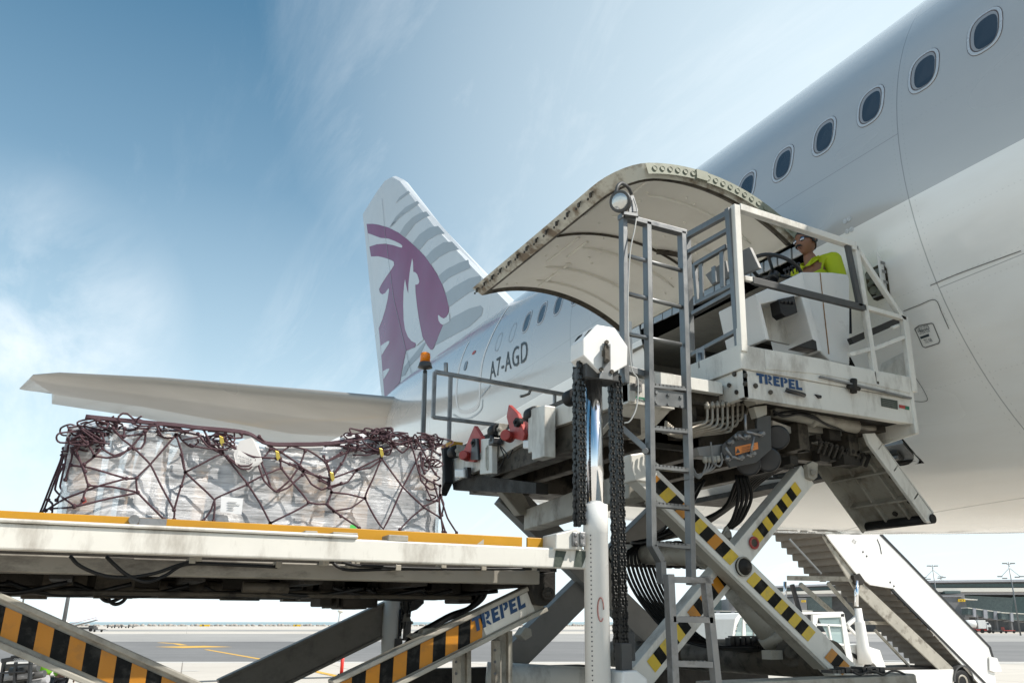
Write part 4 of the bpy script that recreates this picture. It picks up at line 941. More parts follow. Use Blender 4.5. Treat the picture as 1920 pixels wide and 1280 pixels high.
# work lamp on top of the ladder frame
c_ = P(1163,378,3.95); ax = V((-.8,-.55,-.25)).normalized()
q = MB(); q.lathe(c_, -ax, [(.066,-.012),(.072,-.008),(.072,.012),(.06,.03),(.055,.06),(.035,.085),(.01,.09)], 24); wl = q.build('work_lamp', M['dkgrey'], lad)
q = MB(); q.lathe(c_+ax*.008, ax, [(.058,0),(.05,.008),(.03,.013),(.005,.015)], 24); q.build('lamp_glass', M['lens'], wl)
q = MB(); q.tube(smooth_curve([P(1155,362,3.96),P(1158,350,3.96),P(1166,344,3.98),P(1178,352,4.0),P(1184,364,4.02)]), .012, 8); q.build('lamp_handle', M['dkgrey'], wl)
q = MB(); q.prism([P(1180,368,3.97),P(1188,366,3.97),P(1197,396,3.97),P(1180,398,3.97)], (0,.012,0)); q.prism([P(1170,396,3.93),P(1196,400,3.93),P(1199,404,4.05),P(1186,409,4.05),P(1172,402,3.96)], (0,0,-.02)); q.build('lamp_bracket', M['galv'], wl)
hoses('lamp_cable', [[P(1188,372,3.96),P(1194,395,3.95),P(1190,430,3.94),P(1182,470,3.94),P(1178,540,3.94),P(1178,620,3.94),P(1184,690,3.94),P(1196,712,3.94),P(1194,760,3.94),P(1182,788,3.95),P(1170,793,3.97)]], .0045, mat('grey_cable', (.42,.42,.4), .5), wl)
# ---- driver platform
CXF = 3.55
q = MB(); q.prism([(CXF,LY,1.37+H),(5.17,LY,1.37+H),(5.17,LY,1.56+H),(CXF,LY,1.56+H)], (0,.06,0)); q.prism([(CXF,LY,1.37+H),(CXF,4.62,1.37+H),(CXF,4.62,1.56+H),(CXF,LY,1.56+H)], (.05,0,0))
q.box(5.15, 5.19, LY-.01, 4.4, 1.3+H, 1.74+H); plat = q.build('driver_platform', M['white'], bridge, bevel=.008)
q = MB(); q.box(CXF-.012, 5.16, LY-.014, LY+.05, 1.562+H, 1.73+H); q.box(CXF-.014, CXF+.04, LY-.01, 4.62, 1.562+H, 1.73+H); sk = q.build('platform_skirt', M['white'], plat, bevel=.006)
q = MB(); q.box(CXF+.05, 5.15, LY+.06, 4.66, 1.4+H, 1.43+H); q.build('platform_floor', M['grime'], plat)
q = MB(); q.prism([P(*t, LY-.02) for t in (c3(225,895),c3(540,950),c3(840,1020),c3(1060,1062),c3(1060,1150),c3(800,1090),c3(540,1040),c3(232,1012))], (0,.012,0)); q.build('skirt_panel', M['white'], plat, bevel=.004)
q = MB(); q.beam(P(*c3(540,1055), LY-.03), P(*c3(1060,1178), LY-.03), .02, .012); q.build('slide_rail', M['steel'], plat)
lo = P(*c3(182,1088), LY-.006); r_end = P(*c3(442,1133), LY-.006); lu = (r_end-lo).normalized(); q = maker_logo(lo, lu, V((0,0,1)), (P(*c3(176,1032),LY).z-lo.z)*.98, (r_end-lo).length)
for v_ in q.v: v_.y = LY-.004
q.build('maker_logo', M['blue'], plat)
q = MB(); a_, b2 = P(*c3(888,1175),LY-.004), P(*c3(985,1240),LY-.004); q.prism([P(*c3(*t),LY-.002) for t in ((888,1175),(982,1192),(985,1242),(892,1222))], (0,-.003,0)); o = q.build('rating_plate', M['hazg'], plat)
q = MB()
for i in range(4): q.beam(P(*c3(897,1186+i*9),LY-.006), P(*c3(968-i*7,1199+i*9),LY-.006), .002, .004, (0,-1,0))
q.build('plate_text', M['grey'], o)
q = MB(); q.prism([P(*c3(*t),LY-.002) for t in ((992,1214),(1035,1222),(1035,1240),(994,1232))], (0,-.003,0)); q.build('red_sticker', M['red'], plat)
q = MB(); q.prism([P(*c3(*t),LY-.002) for t in ((1026,1221),(1049,1226),(1049,1245),(1026,1240))], (0,-.004,0)); q.build('green_sticker', M['green'], plat)
q = MB()
for t in ((55,1040),(117,1047),(117,1095),(170,1107)): q.bolt(P(*c3(*t), LY-.001) if t[0] > 140 else PX(*c3(*t), CXF), (-1,0,0) if t[0] < 140 else nY, .017, .012)
for t in ((1395-25,722),(1310,718),(1305,741),(1306,751),(1398-14,735)): q.bolt(PX(t[0]-2, t[1], CXF), (-1,0,0), .015, .012)
q.cyl(P(1445,735,LY), P(1445,735,LY-.015), .016, 8)
q.build('bolt', M['grime2'], plat, split=True)
q = MB(); q.tube(smooth_curve([P(*c3(345,1128),LY-.02),P(*c3(370,1138),LY-.035),P(*c3(420,1150),LY-.035),P(*c3(450,1160),LY-.02)]), .016, 8); q.build('grab_handle', M['black'], plat)
q = MB(); q.prism([P(*c3(*t),LY-.002) for t in ((505,1155),(545,1163),(545,1178),(528,1180))], (0,-.012,0)); q.build('rubber_stop', M['black'], plat, bevel=.004)
q = MB(); q.cyl(P(*c3(733,1145),LY-.03), P(*c3(733,1070),LY-.03), .024, 12); q.cyl(P(*c3(700,1112),LY-.03), P(*c3(765,1125),LY-.03), .015, 10); q.build('hinge_pin', M['grime'], plat)
# drooping end, underside tubes, mesh floor
q = MB(); q.prism([(5.16,LY,1.3+H),(5.16,LY,1.37+H),(5.16,4.9,1.37+H),(5.16,4.9,1.22+H)], (.02,0,0)); q.beam(P(1442,795,4.35), P(1600,850,4.6), .06, .05); q.build('end_frame', M['white'], plat, bevel=.004)
q = MB(); q.cyl(P(1445,768,4.25), P(1605,800,4.25), .05, 16); q.cyl(P(1605,800,4.25), P(1640,803,4.25), .018, 10); q.lathe(P(1520,784,4.25), (1,0,-.1), [(.05,0),(.06,.005),(.06,.03),(.05,.035)], 16); q.build('tilt_cylinder', M['beige'], plat)
q = MB(); q.beam(P(1445,752,4.1), P(1580,762,4.3), .05, .03); q.beam(P(1540,770,4.15), P(1600,755,4.5), .03, .03); q.beam(P(1480,800,4.4), P(1600,815,4.4), .08, .06); q.build('under_brace', M['beige'], plat, bevel=.003)
hoses('under_hose', [[P(1450,770,4.15),P(1470,780,4.14),P(1500,776,4.14),P(1530,785,4.14),P(1560,800,4.2),P(1600,812,4.3)], [P(1450,778,4.2),P(1480,772,4.15),P(1520,778,4.15),P(1540,790,4.2)]], .01, M['hose'], plat)
q = MB(); rr = random.Random(5)
for i in range(70):
    a_ = P(rr.uniform(1440,1640), rr.uniform(805,868), rr.uniform(4.3,5.0)); sz = rr.uniform(.015,.05); q.box(a_.x-sz, a_.x+sz*1.5, a_.y, a_.y+.08, a_.z-sz, a_.z+sz)
for i in range(10):
    a_ = P(1540+i*10, 828+i*3, 4.3); q.cyl(a_, a_+V((0,.02,0)), .018, 8); q.beam(a_, a_+V((0,.05,-.07)), .02, .02)
q.build('valve_block', M['grime'], plat, weld=False, split=True)
# bent hydraulic pipes
for i in range(9):
    x = 1326+i*9.5; y0 = 754-i*1.0; yb = 795+i*2.6-(0 if i < 6 else (i-5)*14)
    xl = 1240+i*2 if i < 6 else 1330-0*i; yl = 842-i*5.5 if i < 6 else 800-(i-6)*8
    if i < 6: pts = [(x,y0),(x,y0+12),(x,yb-12),(x-3,yb-3),(x-14,yb+2),(1262+i*3,yb+18-i*1.5),(1252+i*3,yb+17-i*2),(1248+i*3,yb+8),(1249+i*3,yb-6)]
    else: pts = [(x,y0),(x,y0+12),(x,yb-8),(x-3,yb),(x-12,yb+4),(1300,yb+28-i),(1288,yb+30-i)]
    q = MB(); q.tube(smooth_curve([P(a,b_,4.12+.015*i) for a, b_ in pts], 4), .0095, 8); q.lathe(P(x,y0+12,4.12+.015*i), (0,0,1), [(.01,0),(.019,0),(.019,.03),(.01,.03)], 8); q.build('steel_pipe', M['pipe'], plat)
q = MB()
for i in range(7): a_ = P(1246+i*6, 812+i*1, 4.2); q.lathe(a_, (0,0,1), [(.012,0),(.018,0),(.018,.03),(.01,.03)], 8)
q.build('pipe_union', M['steel'], plat, split=True)
c4 = lambda a, b_: (1160+a/3.097, 680+b_/3.097)
q = MB(); q.prism([P(*c4(*t),4.1) for t in ((805,310),(885,305),(888,500),(800,578),(650,608),(602,520),(602,478),(700,395),(805,380))], (0,.02,0)); vp = q.build('valve_plate', M['dkgrey'], plat, bevel=.003)
q = MB(); q.prism([P(*c4(*t),4.098) for t in ((676,488),(806,460),(810,500),(678,536))], (0,-.002,0)); o = q.build('warning_label', M['orange'], vp)
q = MB(); q.add([P(*c4(*t),4.094) for t in ((680,526),(706,520),(692,496))], [(0,1,2)])
for i in range(5): q.beam(P(*c4(715,492+i*8),4.094), P(*c4(790-(i%2)*14,476+i*8),4.094), .0015, .0035, (0,-1,0))
q.build('label_print', M['ink'], o)
q = MB()
for t in ((630,555),(700,552),(768,530),(735,430),(820,415),(680,430),(640,465)): q.lathe(P(*c4(*t),4.1), nY, [(.021,0),(.021,.015),(.013,.018),(.013,.04)], 8)
for a_, b2 in (((735,300),(738,400)),((738,400),(825,418)),((785,430),(768,520)),((620,490),(655,545)),((655,545),(700,555)),((738,535),(770,540)),((690,420),(735,445))): q.cyl(P(*c4(*a_),4.05), P(*c4(*b2),4.05), .009, 8)
q.build('valve_fitting', M['steel'], vp, split=True)
for t, r_ in (((920,432),.085),((868,560),.085),((755,585),.08)):
    q = MB(); q.cyl(P(*c4(*t),4.2), P(*c4(*t),4.32), r_, 24); q.build('accumulator', M['black'], vp, bevel=.012)
q = MB(); q.prism([P(*c4(*t),4.06) for t in ((780,205),(875,165),(905,170),(905,218),(800,240))], (0,.1,0)); q.prism([P(*c4(*t),4.09) for t in ((785,255),(862,245),(862,300),(805,320))], (0,.06,0)); q.build('valve_mount', M['beige'], vp, bevel=.004)
q = MB(); q.prism([P(*c4(*t),4.13) for t in ((455,490),(610,470),(640,560),(470,540))], (0,.1,0)); q.build('junction_box', M['grey'], vp, bevel=.005)
q = MB()
for t in ((500,545),(525,545),(550,543),(575,540)): q.lathe(P(*c4(*t),4.12), (0,0,-1), [(.01,0),(.016,0),(.016,.03),(.008,.04)], 10)
q.build('cable_gland', M['beige'], vp, split=True)
hoses('cable_loop', [[P(*c4(500+i*22,552),4.12),P(*c4(505+i*16,600+i*3),4.12),P(*c4(470-i*2,668-i*6),4.14),P(*c4(435,640-i*8),4.16),P(*c4(425,600),4.2)] for i in range(4)]+[[P(*c4(535,460),4.1),P(*c4(540,520),4.1),P(*c4(550,580),4.1),P(*c4(585,600),4.1),P(*c4(600,570),4.1),P(*c4(595,520),4.1)]], .006, M['grey'], vp)
# ---- platform railing, gate
RYP = LY
q = MB()
for a_, b2, w1, w2 in (((1378,386),(1392,660),.052,.05), ((1384,390),(1602,461),.05,.055), ((1598,458),(1598,470),.05,.05), ((1603,462),(1643,722),.045,.04), ((1395,522),(1415,526),.035,.03), ((1602,462),(1692,598),.035,.04), ((1622,577),(1696,598),.035,.04), ((1694,594),(1712,735),.06,.04), ((1636,655),(1694,632),.03,.03), ((1592,665),(1630,655),.03,.03)):
    q.beam(P(*a_,RYP), P(*b2,RYP), w2, w1)
rail = q.build('platform_railing', M['white'], plat, bevel=.004)
q = MB()
for a_, b2, w_ in (((1410,526),(1622,578),.05), ((1588,456),(1612,575),.045)): q.beam(P(*a_,RYP-.005), P(*b2,RYP-.005), .03, w_)
q.build('grey_rail', M['dkgrey'], rail, bevel=.003)
q = MB(); q.beam(P(1594,640,4.2), P(1690,598,4.2), .04, .05); q.build('buffer_bar', M['black'], rail)
q = MB(); q.prism([P(1655,680,4.3),P(1705,655,4.05),P(1708,712,4.05),P(1650,700,4.3)], (0,.01,0)); q.cyl(P(1672,615,4.0), P(1685,610,4.0), .014, 8); q.build('end_panel', M['white'], rail, split=True)
q = MB(); GX = CXF+.02
for a_, b2, w_ in (((1288,441),(1296,668),.04), ((1366,392),(1386,652),.042), ((1288,443),(1370,398),.04), ((1291,473),(1368,430),.035), ((1296,666),(1386,618),.035), ((1300,588),(1378,545),.04),
                   ((1303,497),(1363,462),.035), ((1302,495),(1308,568),.03), ((1306,568),(1372,536),.03)):
    q.beam(PX(*a_,GX), PX(*b2,GX), .045 if a_[0] in (1288,1366) else .03, w_, (1,0,0) if abs(a_[0]-b2[0]) > 40 else (0,1,0))
gate = q.build('gate', M['galv'], plat, bevel=.003)
q = MB()
for x, y0, y1 in ((1314,495,560),(1353,470,538),(1338,500,530)): q.beam(PX(x,y0,GX), PX(x+2,y1,GX), .012, .04, (0,1,0))
q.build('drilled_strip', M['galv'], gate, split=True)
q = MB(); q.prism([PX(1322,515,GX+.15),PX(1360,488,GX+.15),PX(1366,520,GX+.15),PX(1335,535,GX+.15)], (.02,0,0)); q.prism([PX(1390,470,GX+.2),PX(1405,463,GX+.2),PX(1423,502,GX+.2),PX(1392,515,GX+.2)], (.03,0,0)); q.build('instrument_cover', M['grey'], plat, bevel=.004, split=True)
q = MB(); q.cyl(PX(1312,662,GX-.02), PX(1314,690,GX-.02), .016, 10); q.prism([PX(1306,655,GX-.01),PX(1322,648,GX-.01),PX(1322,688,GX-.01),PX(1308,690,GX-.01)], (-.008,0,0)); q.build('gate_latch', M['steel'], gate)
# ---- console and wheel
q = MB()
q.prism([P(*c3(*t),4.3) for t in ((440,455),(610,458),(700,470),(712,500),(712,990),(600,965),(530,900),(455,620))], (0,.34,0))
con = q.build('console', M['white_clean'], plat, bevel=.012)
q = MB(); q.prism([P(*c3(*t),4.22) for t in ((172,583),(415,470),(440,455),(462,560),(555,912),(520,905),(432,590),(205,640),(255,845),(232,842))], (0,.42,0)); q.build('console_frame', M['white_clean'], con, bevel=.008)
q = MB(); q.prism([P(*c3(*t),4.45) for t in ((205,600),(440,500),(530,905),(250,845))], (0,.02,0)); q.build('console_back', M['white'], con)
q = MB(); q.prism([P(*c3(*t),4.2) for t in ((306,612),(395,592),(414,688),(345,712),(320,690))], (0,.1,0))
for k in range(4): q.cyl(P(*c3(325+k*22,625+k*2),4.2), P(*c3(325+k*22,625+k*2),4.18), .012, 8)
q.build('console_socket', M['black'], con, bevel=.01)
q = MB(); q.prism([P(*c3(*t),4.21) for t in ((410,880),(500,840),(520,850),(528,905))], (0,.1,0)); q.build('foot_pedal', M['black'], con, bevel=.005)
q = MB()
for k in range(5):
    a_ = P(*c3(350+k*20, 485-k*9),4.35); q.cyl(a_, a_+V((-.01,0,.05)), .006, 6); q.ball(a_+V((-.012,0,.055)), .014, n=8)
q.build('control_lever', M['black'], con)
wc = P(1455,507,4.5); wn = V((.45,-.1,1)).normalized(); wa = wn.cross(V((0,1,0))).normalized(); wb = wn.cross(wa)
q = MB(); q.tube([wc+wa*.2*math.cos(t_)+wb*.2*math.sin(t_) for t_ in [6.2832*i/32 for i in range(32)]], .016, 8, closed=True)
for k in range(3): t_ = k*2.09+.5; q.cyl(wc-wn*.05, wc+wa*.2*math.cos(t_)+wb*.2*math.sin(t_), .013, 8)
q.cyl(wc-wn*.09, wc-wn*.03, .045, 14); sw = q.build('steering_wheel', M['black'], con)
q = MB(); q.cyl(wc-wn*.09, wc-wn*.09+V((.15,0,-.6)), .03, 10); q.build('steering_column', M['black'], con)
q = MB(); q.beam(P(*c3(542,462),4.296), P(*c3(560,640),4.296), .004, .006, (0,-1,0)); q.beam(P(*c3(560,640),4.296), P(*c3(592,925),4.296), .004, .008, (0,-1,0)); q.build('rust_seam', mat('rust_streak', (.3,.16,.06), .8, dirt=(.12,.05,.02), amount=.6, dscale=20), con)
# seat behind the console
q = MB(); q.box(4.75,5.1,4.55,4.98,1.95+H,2.02+H); q.build('driver_seat', M['black'], con, bevel=.02)
# ---- front flap hanging at the aircraft end
def F4(a, b_, Y): return P(*(1300+a/4.364, 780+b_/4.364), Y)
q = MB(); NYf = 4.2; q.prism([P(1622,812,NYf),P(1641,811,NYf),P(1752,960,NYf),P(1746,980,NYf),P(1738,978,NYf),P(1630,832,NYf)], (0,.03,0)); flp = q.build('end_flap', M['white'], bridge, bevel=.005)
d_ = P(1746,975,NYf)-P(1634,820,NYf); d_.y = 0; dl = d_.length; d_.normalize(); nn = V((d_.z, 0, -d_.x)); top = P(1641,813,NYf); 
if nn.z > 0: nn = -nn
FD = .62
q = MB(); q.obox(top+d_*dl/2+V((0,FD/2,0))+nn*.0, d_*dl/2, V((0,FD/2,0)), nn*.006); q.obox(top+d_*dl/2+V((0,FD,0))+nn*.05, d_*dl/2, V((0,.008,0)), nn*.06)
for k in (.12,.38,.72): q.obox(top+d_*dl*k+V((0,FD/2,0))+nn*.035, d_*.008, V((0,FD/2,0)), nn*.035)
for k in (.18,.4): q.obox(top+d_*dl/2+V((0,k,0))+nn*.025, d_*dl/2, V((0,.01,0)), nn*.025)
q.build('flap_pan', M['beige'], flp, bevel=.003)
q = MB()
for k, y in ((.2,.1),(.48,.1),(.78,.1),(.1,.06),(.9,.3)): c_ = top+d_*dl*k+V((0,y,0))+nn*.012; q.cyl(c_, c_+nn*.01, .022, 12)
q.build('flap_bolt', M['grime'], flp, split=True)
q = MB(); c_ = P(1748,972,NYf); q.cyl(c_+V((0,-.01,0)), c_+V((0,FD+.04,0)), .035, 14); q.build('flap_bumper', M['rubber'], flp)
q = MB(); q.prism([P(1452,638+300,4.9)]*0+[F4(1170,465,4.85),F4(1260,445,4.85),F4(1540,905,4.85),F4(1490,925,4.85),F4(1450,920,4.85)], (0,.02,0)); q.build('flap_side', M['beige'], flp)
# ---- bridge scissors (near pair, far pair), tubes, ram
o, A, B, d, s = arm('scissor_arm', (1205,882), (1592,1262), 4.3, .165, .11, M['white'], .03, flange=False)
piv = P(1392,1062,4.3); Ln = (B-A).length; tp_ = (piv-A).dot(d)/Ln
stripes(o, A, B, s, 4.3, .035, tp_-.035, 11, .046, .27, ('hazo','hazb','hazy','hazb')); stripes(o, A, B, s, 4.3, tp_+.04, .80, 9, .046, .27, ('hazy','hazb')); stripes(o, A, B, s, 4.3, .88, .97, 3, .046, .27, ('hazo','hazb','hazo'))
q = MB(); q.prism([P(1178,852,4.28),P(1205,848,4.28),P(1240,872,4.28),P(1225,905,4.28),P(1192,900,4.28)], (0,.14,0)); q.build('arm_head', M['white'], o, bevel=.008)
q = MB(); q.lathe(piv, nY, [(.06,0),(.06,.02),(.045,.025),(.045,.04),(.02,.042),(.02,.06),(.0,.06)], 20); q.build('centre_pivot', M['grime'], o)
q = MB(); q.tube([piv+V((.058*math.cos(t_),-.02,.058*math.sin(t_))) for t_ in [6.2832*i/24 for i in range(24)]], .006, 6, closed=True); q.build('pivot_ring', M['beige'], o)
q = MB(); q.obox((A+B)/2+V((0,.06,0))+s*.0775-s*.165, (B-A)*.4, V((0,.055,0)), s*.012); q.build('arm_flange', M['beige'], o)
o2, A2, B2, d2, s2 = arm('scissor_arm', (1512,892), (1205,1268), 4.44, .165, .11, M['white'], .02, flange=False)
Ln2 = (B2-A2).length
stripes(o2, A2, B2, s2, 4.44, .07, .36, 9, .042, .0, ('hazy','hazb')); stripes(o2, A2, B2, s2, 4.44, .54, .74, 6, .044, .0, ('hazb','hazo')); stripes(o2, A2, B2, s2, 4.44, .76, .95, 6, .044, .0, ('hazb','hazy'))
q = MB(); q.prism([P(1513,870,4.4),P(1524,864,4.4),P(1534,868,4.4),P(1533,894,4.4),P(1526,900,4.4),P(1516,895,4.4)], (0,.04,0)); q.cyl(P(1525,885,4.4), P(1525,885,4.38), .022, 14); q.build('pivot_lug', M['beige'], o2, bevel=.004)
c_ = P(1414,1017,4.43); q = MB(); q.tube([c_+V((.035*math.cos(t_),0,.035*math.sin(t_))) for t_ in [6.2832*i/24 for i in range(24)]], .009, 8, closed=True); q.build('red_collar', M['red'], o2); q = MB(); q.cyl(c_+V((0,.005,0)), c_+V((0,-.0,0)), .034, 18); q.build('arm_socket', M['grime2'], o2)
q = MB(); q.prism([P(1352,1008,4.6),P(1364,985,4.6),P(1372,998,4.6),P(1374,1015,4.6),P(1362,1020,4.6)], (0,.03,0)); q.cyl(P(1366,1002,4.6), P(1366,1002,4.57), .022, 14); q.build('ram_lug', M['beige'], o2, bevel=.004)
for a_, b2, Y, wd in (((955,925),(1300,1262),6.9,.24), ((1300,905),(965,1235),7.0,.24)):
    arm('scissor_arm', a_, b2, Y, wd, .14, M['grey'], .02, flange=False)
q = MB(); q.prism([P(937,900,6.75),P(958,900,6.75),P(985,930,6.75),P(1000,962,6.75),P(975,965,6.75),P(942,922,6.75)], (0,.12,0)); q.cyl(P(949,912,6.75), P(949,912,6.7), .035, 14); q.build('pivot_lug', M['beige'], ld, bevel=.01)
q = MB(); q.beam(at(998,975,Y=6.8), at(1200,908,Y=4.5), .16, .18); q.build('tie_beam', M['beige'], ld, bevel=.008)
q = MB(); q.prism([P(975,1190,6.6),P(985,1175,6.6),P(996,1178,6.6),P(998,1192,6.6),P(985,1200,6.6)], (0,.12,0)); q.build('stop_block', M['beige'], ld, bevel=.005)
q = MB(); q.cyl(P(1385,1040,4.6), P(1155,1038,6.6), .085, 22); q.lathe(P(1330,1040,5.0), P(1155,1038,6.6)-P(1385,1040,4.6), [(.09,0),(.1,.0),(.1,.07),(.09,.07)], 20); q.build('torque_tube', M['beige'], ld)
q = MB(); q.cyl(P(1560,1236,4.5), P(1300,1226,6.3), .13, 22); q.cyl(P(1300,1226,6.3), P(1150,1225,7.4), .12, 22); q.build('base_tube', M['grime2'], ld)
q = MB(); q.cyl(P(1345,1060,5.0), P(1372,1098,5.0), .06, 16); q.cyl(P(1372,1098,5.0), P(1468,1205,4.9), .085, 22, .12); q.lathe(P(1458,1192,4.9), P(1372,1098,5.0)-P(1468,1205,4.9), [(.12,0),(.135,0),(.13,.06),(.115,.07)], 20); q.box(*sorted((P(1437,1222,4.8).x, P(1458,1222,4.8).x)), 4.75, 4.85, P(1450,1235,4.8).z, P(1450,1218,4.8).z); q.build('lift_ram', M['beige'], ld)
q = MB(); q.cyl(P(1482,1222,4.75), P(1482,1222,5.1), .1, 20); q.cyl(P(1482,1222,4.74), P(1482,1222,4.7), .045, 16); q.build('ram_bearing', M['grime2'], ld, bevel=.008)
hl = []
for i in range(9):
    hl.append([P(1490-i*7,866+i*2,4.7),P(1440-i*7,892+i,4.9),P(1395-i*5,930+i*3,5.1),P(1345-i*9,968+i*3,5.4),P(1290-i*10,1000+i*2,5.8),P(1225-i*5,1010+i,6.0),P(1172+i*6,1040,6.0),P(1180+i*9,1090+i*3,6.0),P(1215+i*9,1145+i*3,5.9),P(1262+i*9,1190+i*2,5.7),P(1330+i*9,1212+i,5.4),P(1420+i*4,1212+i,5.1)])
for i in range(4):
    hl.append([P(1380+i*6,890,4.8),P(1385+i*8,930,4.8),P(1375+i*6,970,4.85),P(1362+i*3,990,4.9)])
for i in range(5):
    hl.append([P(1320-i*8,900+i*4,4.9),P(1300-i*10,940,5.2),P(1290-i*10,985,5.5),P(1260-i*10,1005,5.8)])
hoses('hydraulic_hose', hl, .0145, M['hose'], ld, 5, 6)
for k in range(14):
    t_ = k/13; c_ = P(1365-205*t_,1039,4.78+1.8*t_); r_ = .1; q = MB(); axn = (P(1155,1038,6.6)-P(1385,1040,4.6)).normalized(); u1 = axn.cross(V((0,0,1))).normalized(); u2 = axn.cross(u1)
    if 0 < k: q.tube([c_+u1*r_*math.cos(a)+u2*r_*math.sin(a) for a in [6.2832*i/18 for i in range(18)]], .013, 5, closed=True); q.build('hose_wrap', M['hose'], ld)
q = MB()
for i in range(16): a_ = P(1370+i*10,1200-(i%2),5.3); q.box(a_.x-.02, a_.x+.02, 5.28, 5.34, a_.z-.045, a_.z+.02)
q.box(P(1368,1192,5.3).x, P(1545,1192,5.3).x, 5.28, 5.32, P(1400,1194,5.3).z, P(1400,1191,5.3).z); q.build('hose_rack', M['black'], ld)
# ---- chassis parts in view along the bottom
zc = P(1560,1268,4.0).z
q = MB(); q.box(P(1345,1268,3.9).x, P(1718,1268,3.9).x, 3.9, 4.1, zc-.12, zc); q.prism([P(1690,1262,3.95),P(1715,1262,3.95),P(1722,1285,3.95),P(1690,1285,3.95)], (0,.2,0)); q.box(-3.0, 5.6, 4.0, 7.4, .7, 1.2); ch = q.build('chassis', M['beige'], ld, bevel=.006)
q = MB(); rr = random.Random(4)
for i in range(12): a_ = P(1560+i*8, 1258, 3.98); q.box(a_.x-.02, a_.x+rr.uniform(0,.03), 3.95, 4.05, a_.z-.01, a_.z+rr.uniform(.005,.03))
q.tube(smooth_curve([P(1600+i*14, 1260+4*math.sin(i*2), 3.93) for i in range(8)]), .007, 6); q.build('loose_fitting', M['black'], ch, split=True)
q = MB(); q.box(P(760,1260,6.8).x, P(1100,1260,6.8).x, 6.8, 6.95, P(900,1285,6.8).z-.3, P(900,1251,6.8).z); q.build('rear_chassis', M['grime'], ch)
q = MB(); q.box(P(1085,1260,6.6).x, P(1440,1260,6.6).x, 6.6, 6.7, P(1200,1300,6.6).z, P(1200,1257,6.6).z); q.build('chassis_rail', M['grime'], ch)
q = MB(); q.cyl(P(912,1268,6.3), P(1110,1278,6.0), .11, 20); q.build('axle_tube', M['white'], ch)
for x0, x1, y0, y1, Y in ((923,957,1182,1200,4.6), (850,880,1212,1222,4.7)):
    q = MB(); q.prism([P(x0,y1,Y),P(x0+8,y1-4,Y),P(x1-7,y0,Y),P(x1,y0,Y),P(x1,1310,Y),P(x0,1310,Y)], (0,.02,0)); q.prism([P(x0,y1,Y),P(x0+10,y1-2,Y),P(x0+10,1310,Y),P(x0,1310,Y)], (0,-.04,0)); q.prism([P(x1-8,y0,Y),P(x1,y0,Y),P(x1,1310,Y),P(x1-8,1310,Y)], (0,-.03,0))
    o = q.build('deck_support', M['beige'], ch, bevel=.003); q = MB()
    for k in range(4): q.cyl(P(x0+5,y1+18+k*22,Y-.04), P(x0+5,y1+18+k*22,Y-.046), .008, 8)
    q.build('support_hole', M['boxdark'], o, split=True)
for sx in (-2.2, 4.6):
    for sy in (4.2, 7.2):
        q = MB(); q.lathe((sx, sy-.15, .5), (0,1,0), [(.2,0),(.42,0),(.5,.04),(.5,.26),(.42,.3),(.2,.3)], 28); wo = q.build('wheel', M['rubber'], ch); q = MB(); q.lathe((sx, sy-.16, .5), (0,1,0), [(.02,.05),(.2,.03),(.26,.0),(.26,.1)], 20); q.build('rim', M['white'], wo)
# ================================================================ NETTED PALLET LOAD
pal = thing('cargo_pallet', 'film wrapped pallet of cartons under a maroon rope net on the lower deck', 'air cargo pallet', (.75, 5.3, .4+H))
PY = 4.5
tops = [(112,794),(200,786),(330,803),(395,812),(430,822),(520,833),(600,834),(640,822),(690,815),(740,822),(780,818),(826,822)]
xl, xr = P(118,900,PY).x, P(832,900,PY).x
def topz(x):
    pr = [(P(a,b_,PY).x, P(a,b_,PY).z) for a, b_ in tops]
    return interp(pr, x)
PB_ = .385+H
q = MB(); q.box(xl-.1, xr+.06, PY-.08, 6.2, PB_, PB_+.03); q.build('pallet_base', M['steel'], pal)
# cartons
spec = [(118,200,850,990,'card'),(118,200,795,848,'boxgrey'),(203,222,800,990,'boxwhite'),(224,268,806,990,'card'),(270,282,806,990,'boxwhite'),(284,330,806,990,'card'),(332,352,820,990,'boxdark'),(354,420,822,870,'boxgrey'),(422,470,836,868,'boxwhite'),(354,400,872,990,'card'),(402,455,872,1000,'boxgrey'),(457,500,875,1000,'boxdark'),(460,540,842,872,'boxgrey'),(502,560,875,940,'card'),(542,606,840,872,'boxwhite'),(502,560,942,1000,'boxgrey'),(562,622,875,1000,'card'),(608,690,826,880,'boxgrey'),(624,680,882,912,'boxdark'),(682,726,882,912,'card'),(624,700,914,1000,'card'),(692,826,826,880,'boxgrey'),(728,826,882,915,'card'),(702,826,917,1000,'boxdark')]
bysp = {}
for x0, x1, y0, y1, mk in spec:
    a, b_ = P(x0, y1, PY+.035), P(x1, y0, PY+.035)
    q = MB(); q.box(a.x, b_.x-.016, PY+.035+random.uniform(0,.03), 6.0, max(a.z, PB_+.031), min(b_.z, topz((a.x+b_.x)/2)-.02)); q.build('carton', M[mk], pal, bevel=.006)
M['strap'] = M['paper']
for x in (203, 283): 
    pass
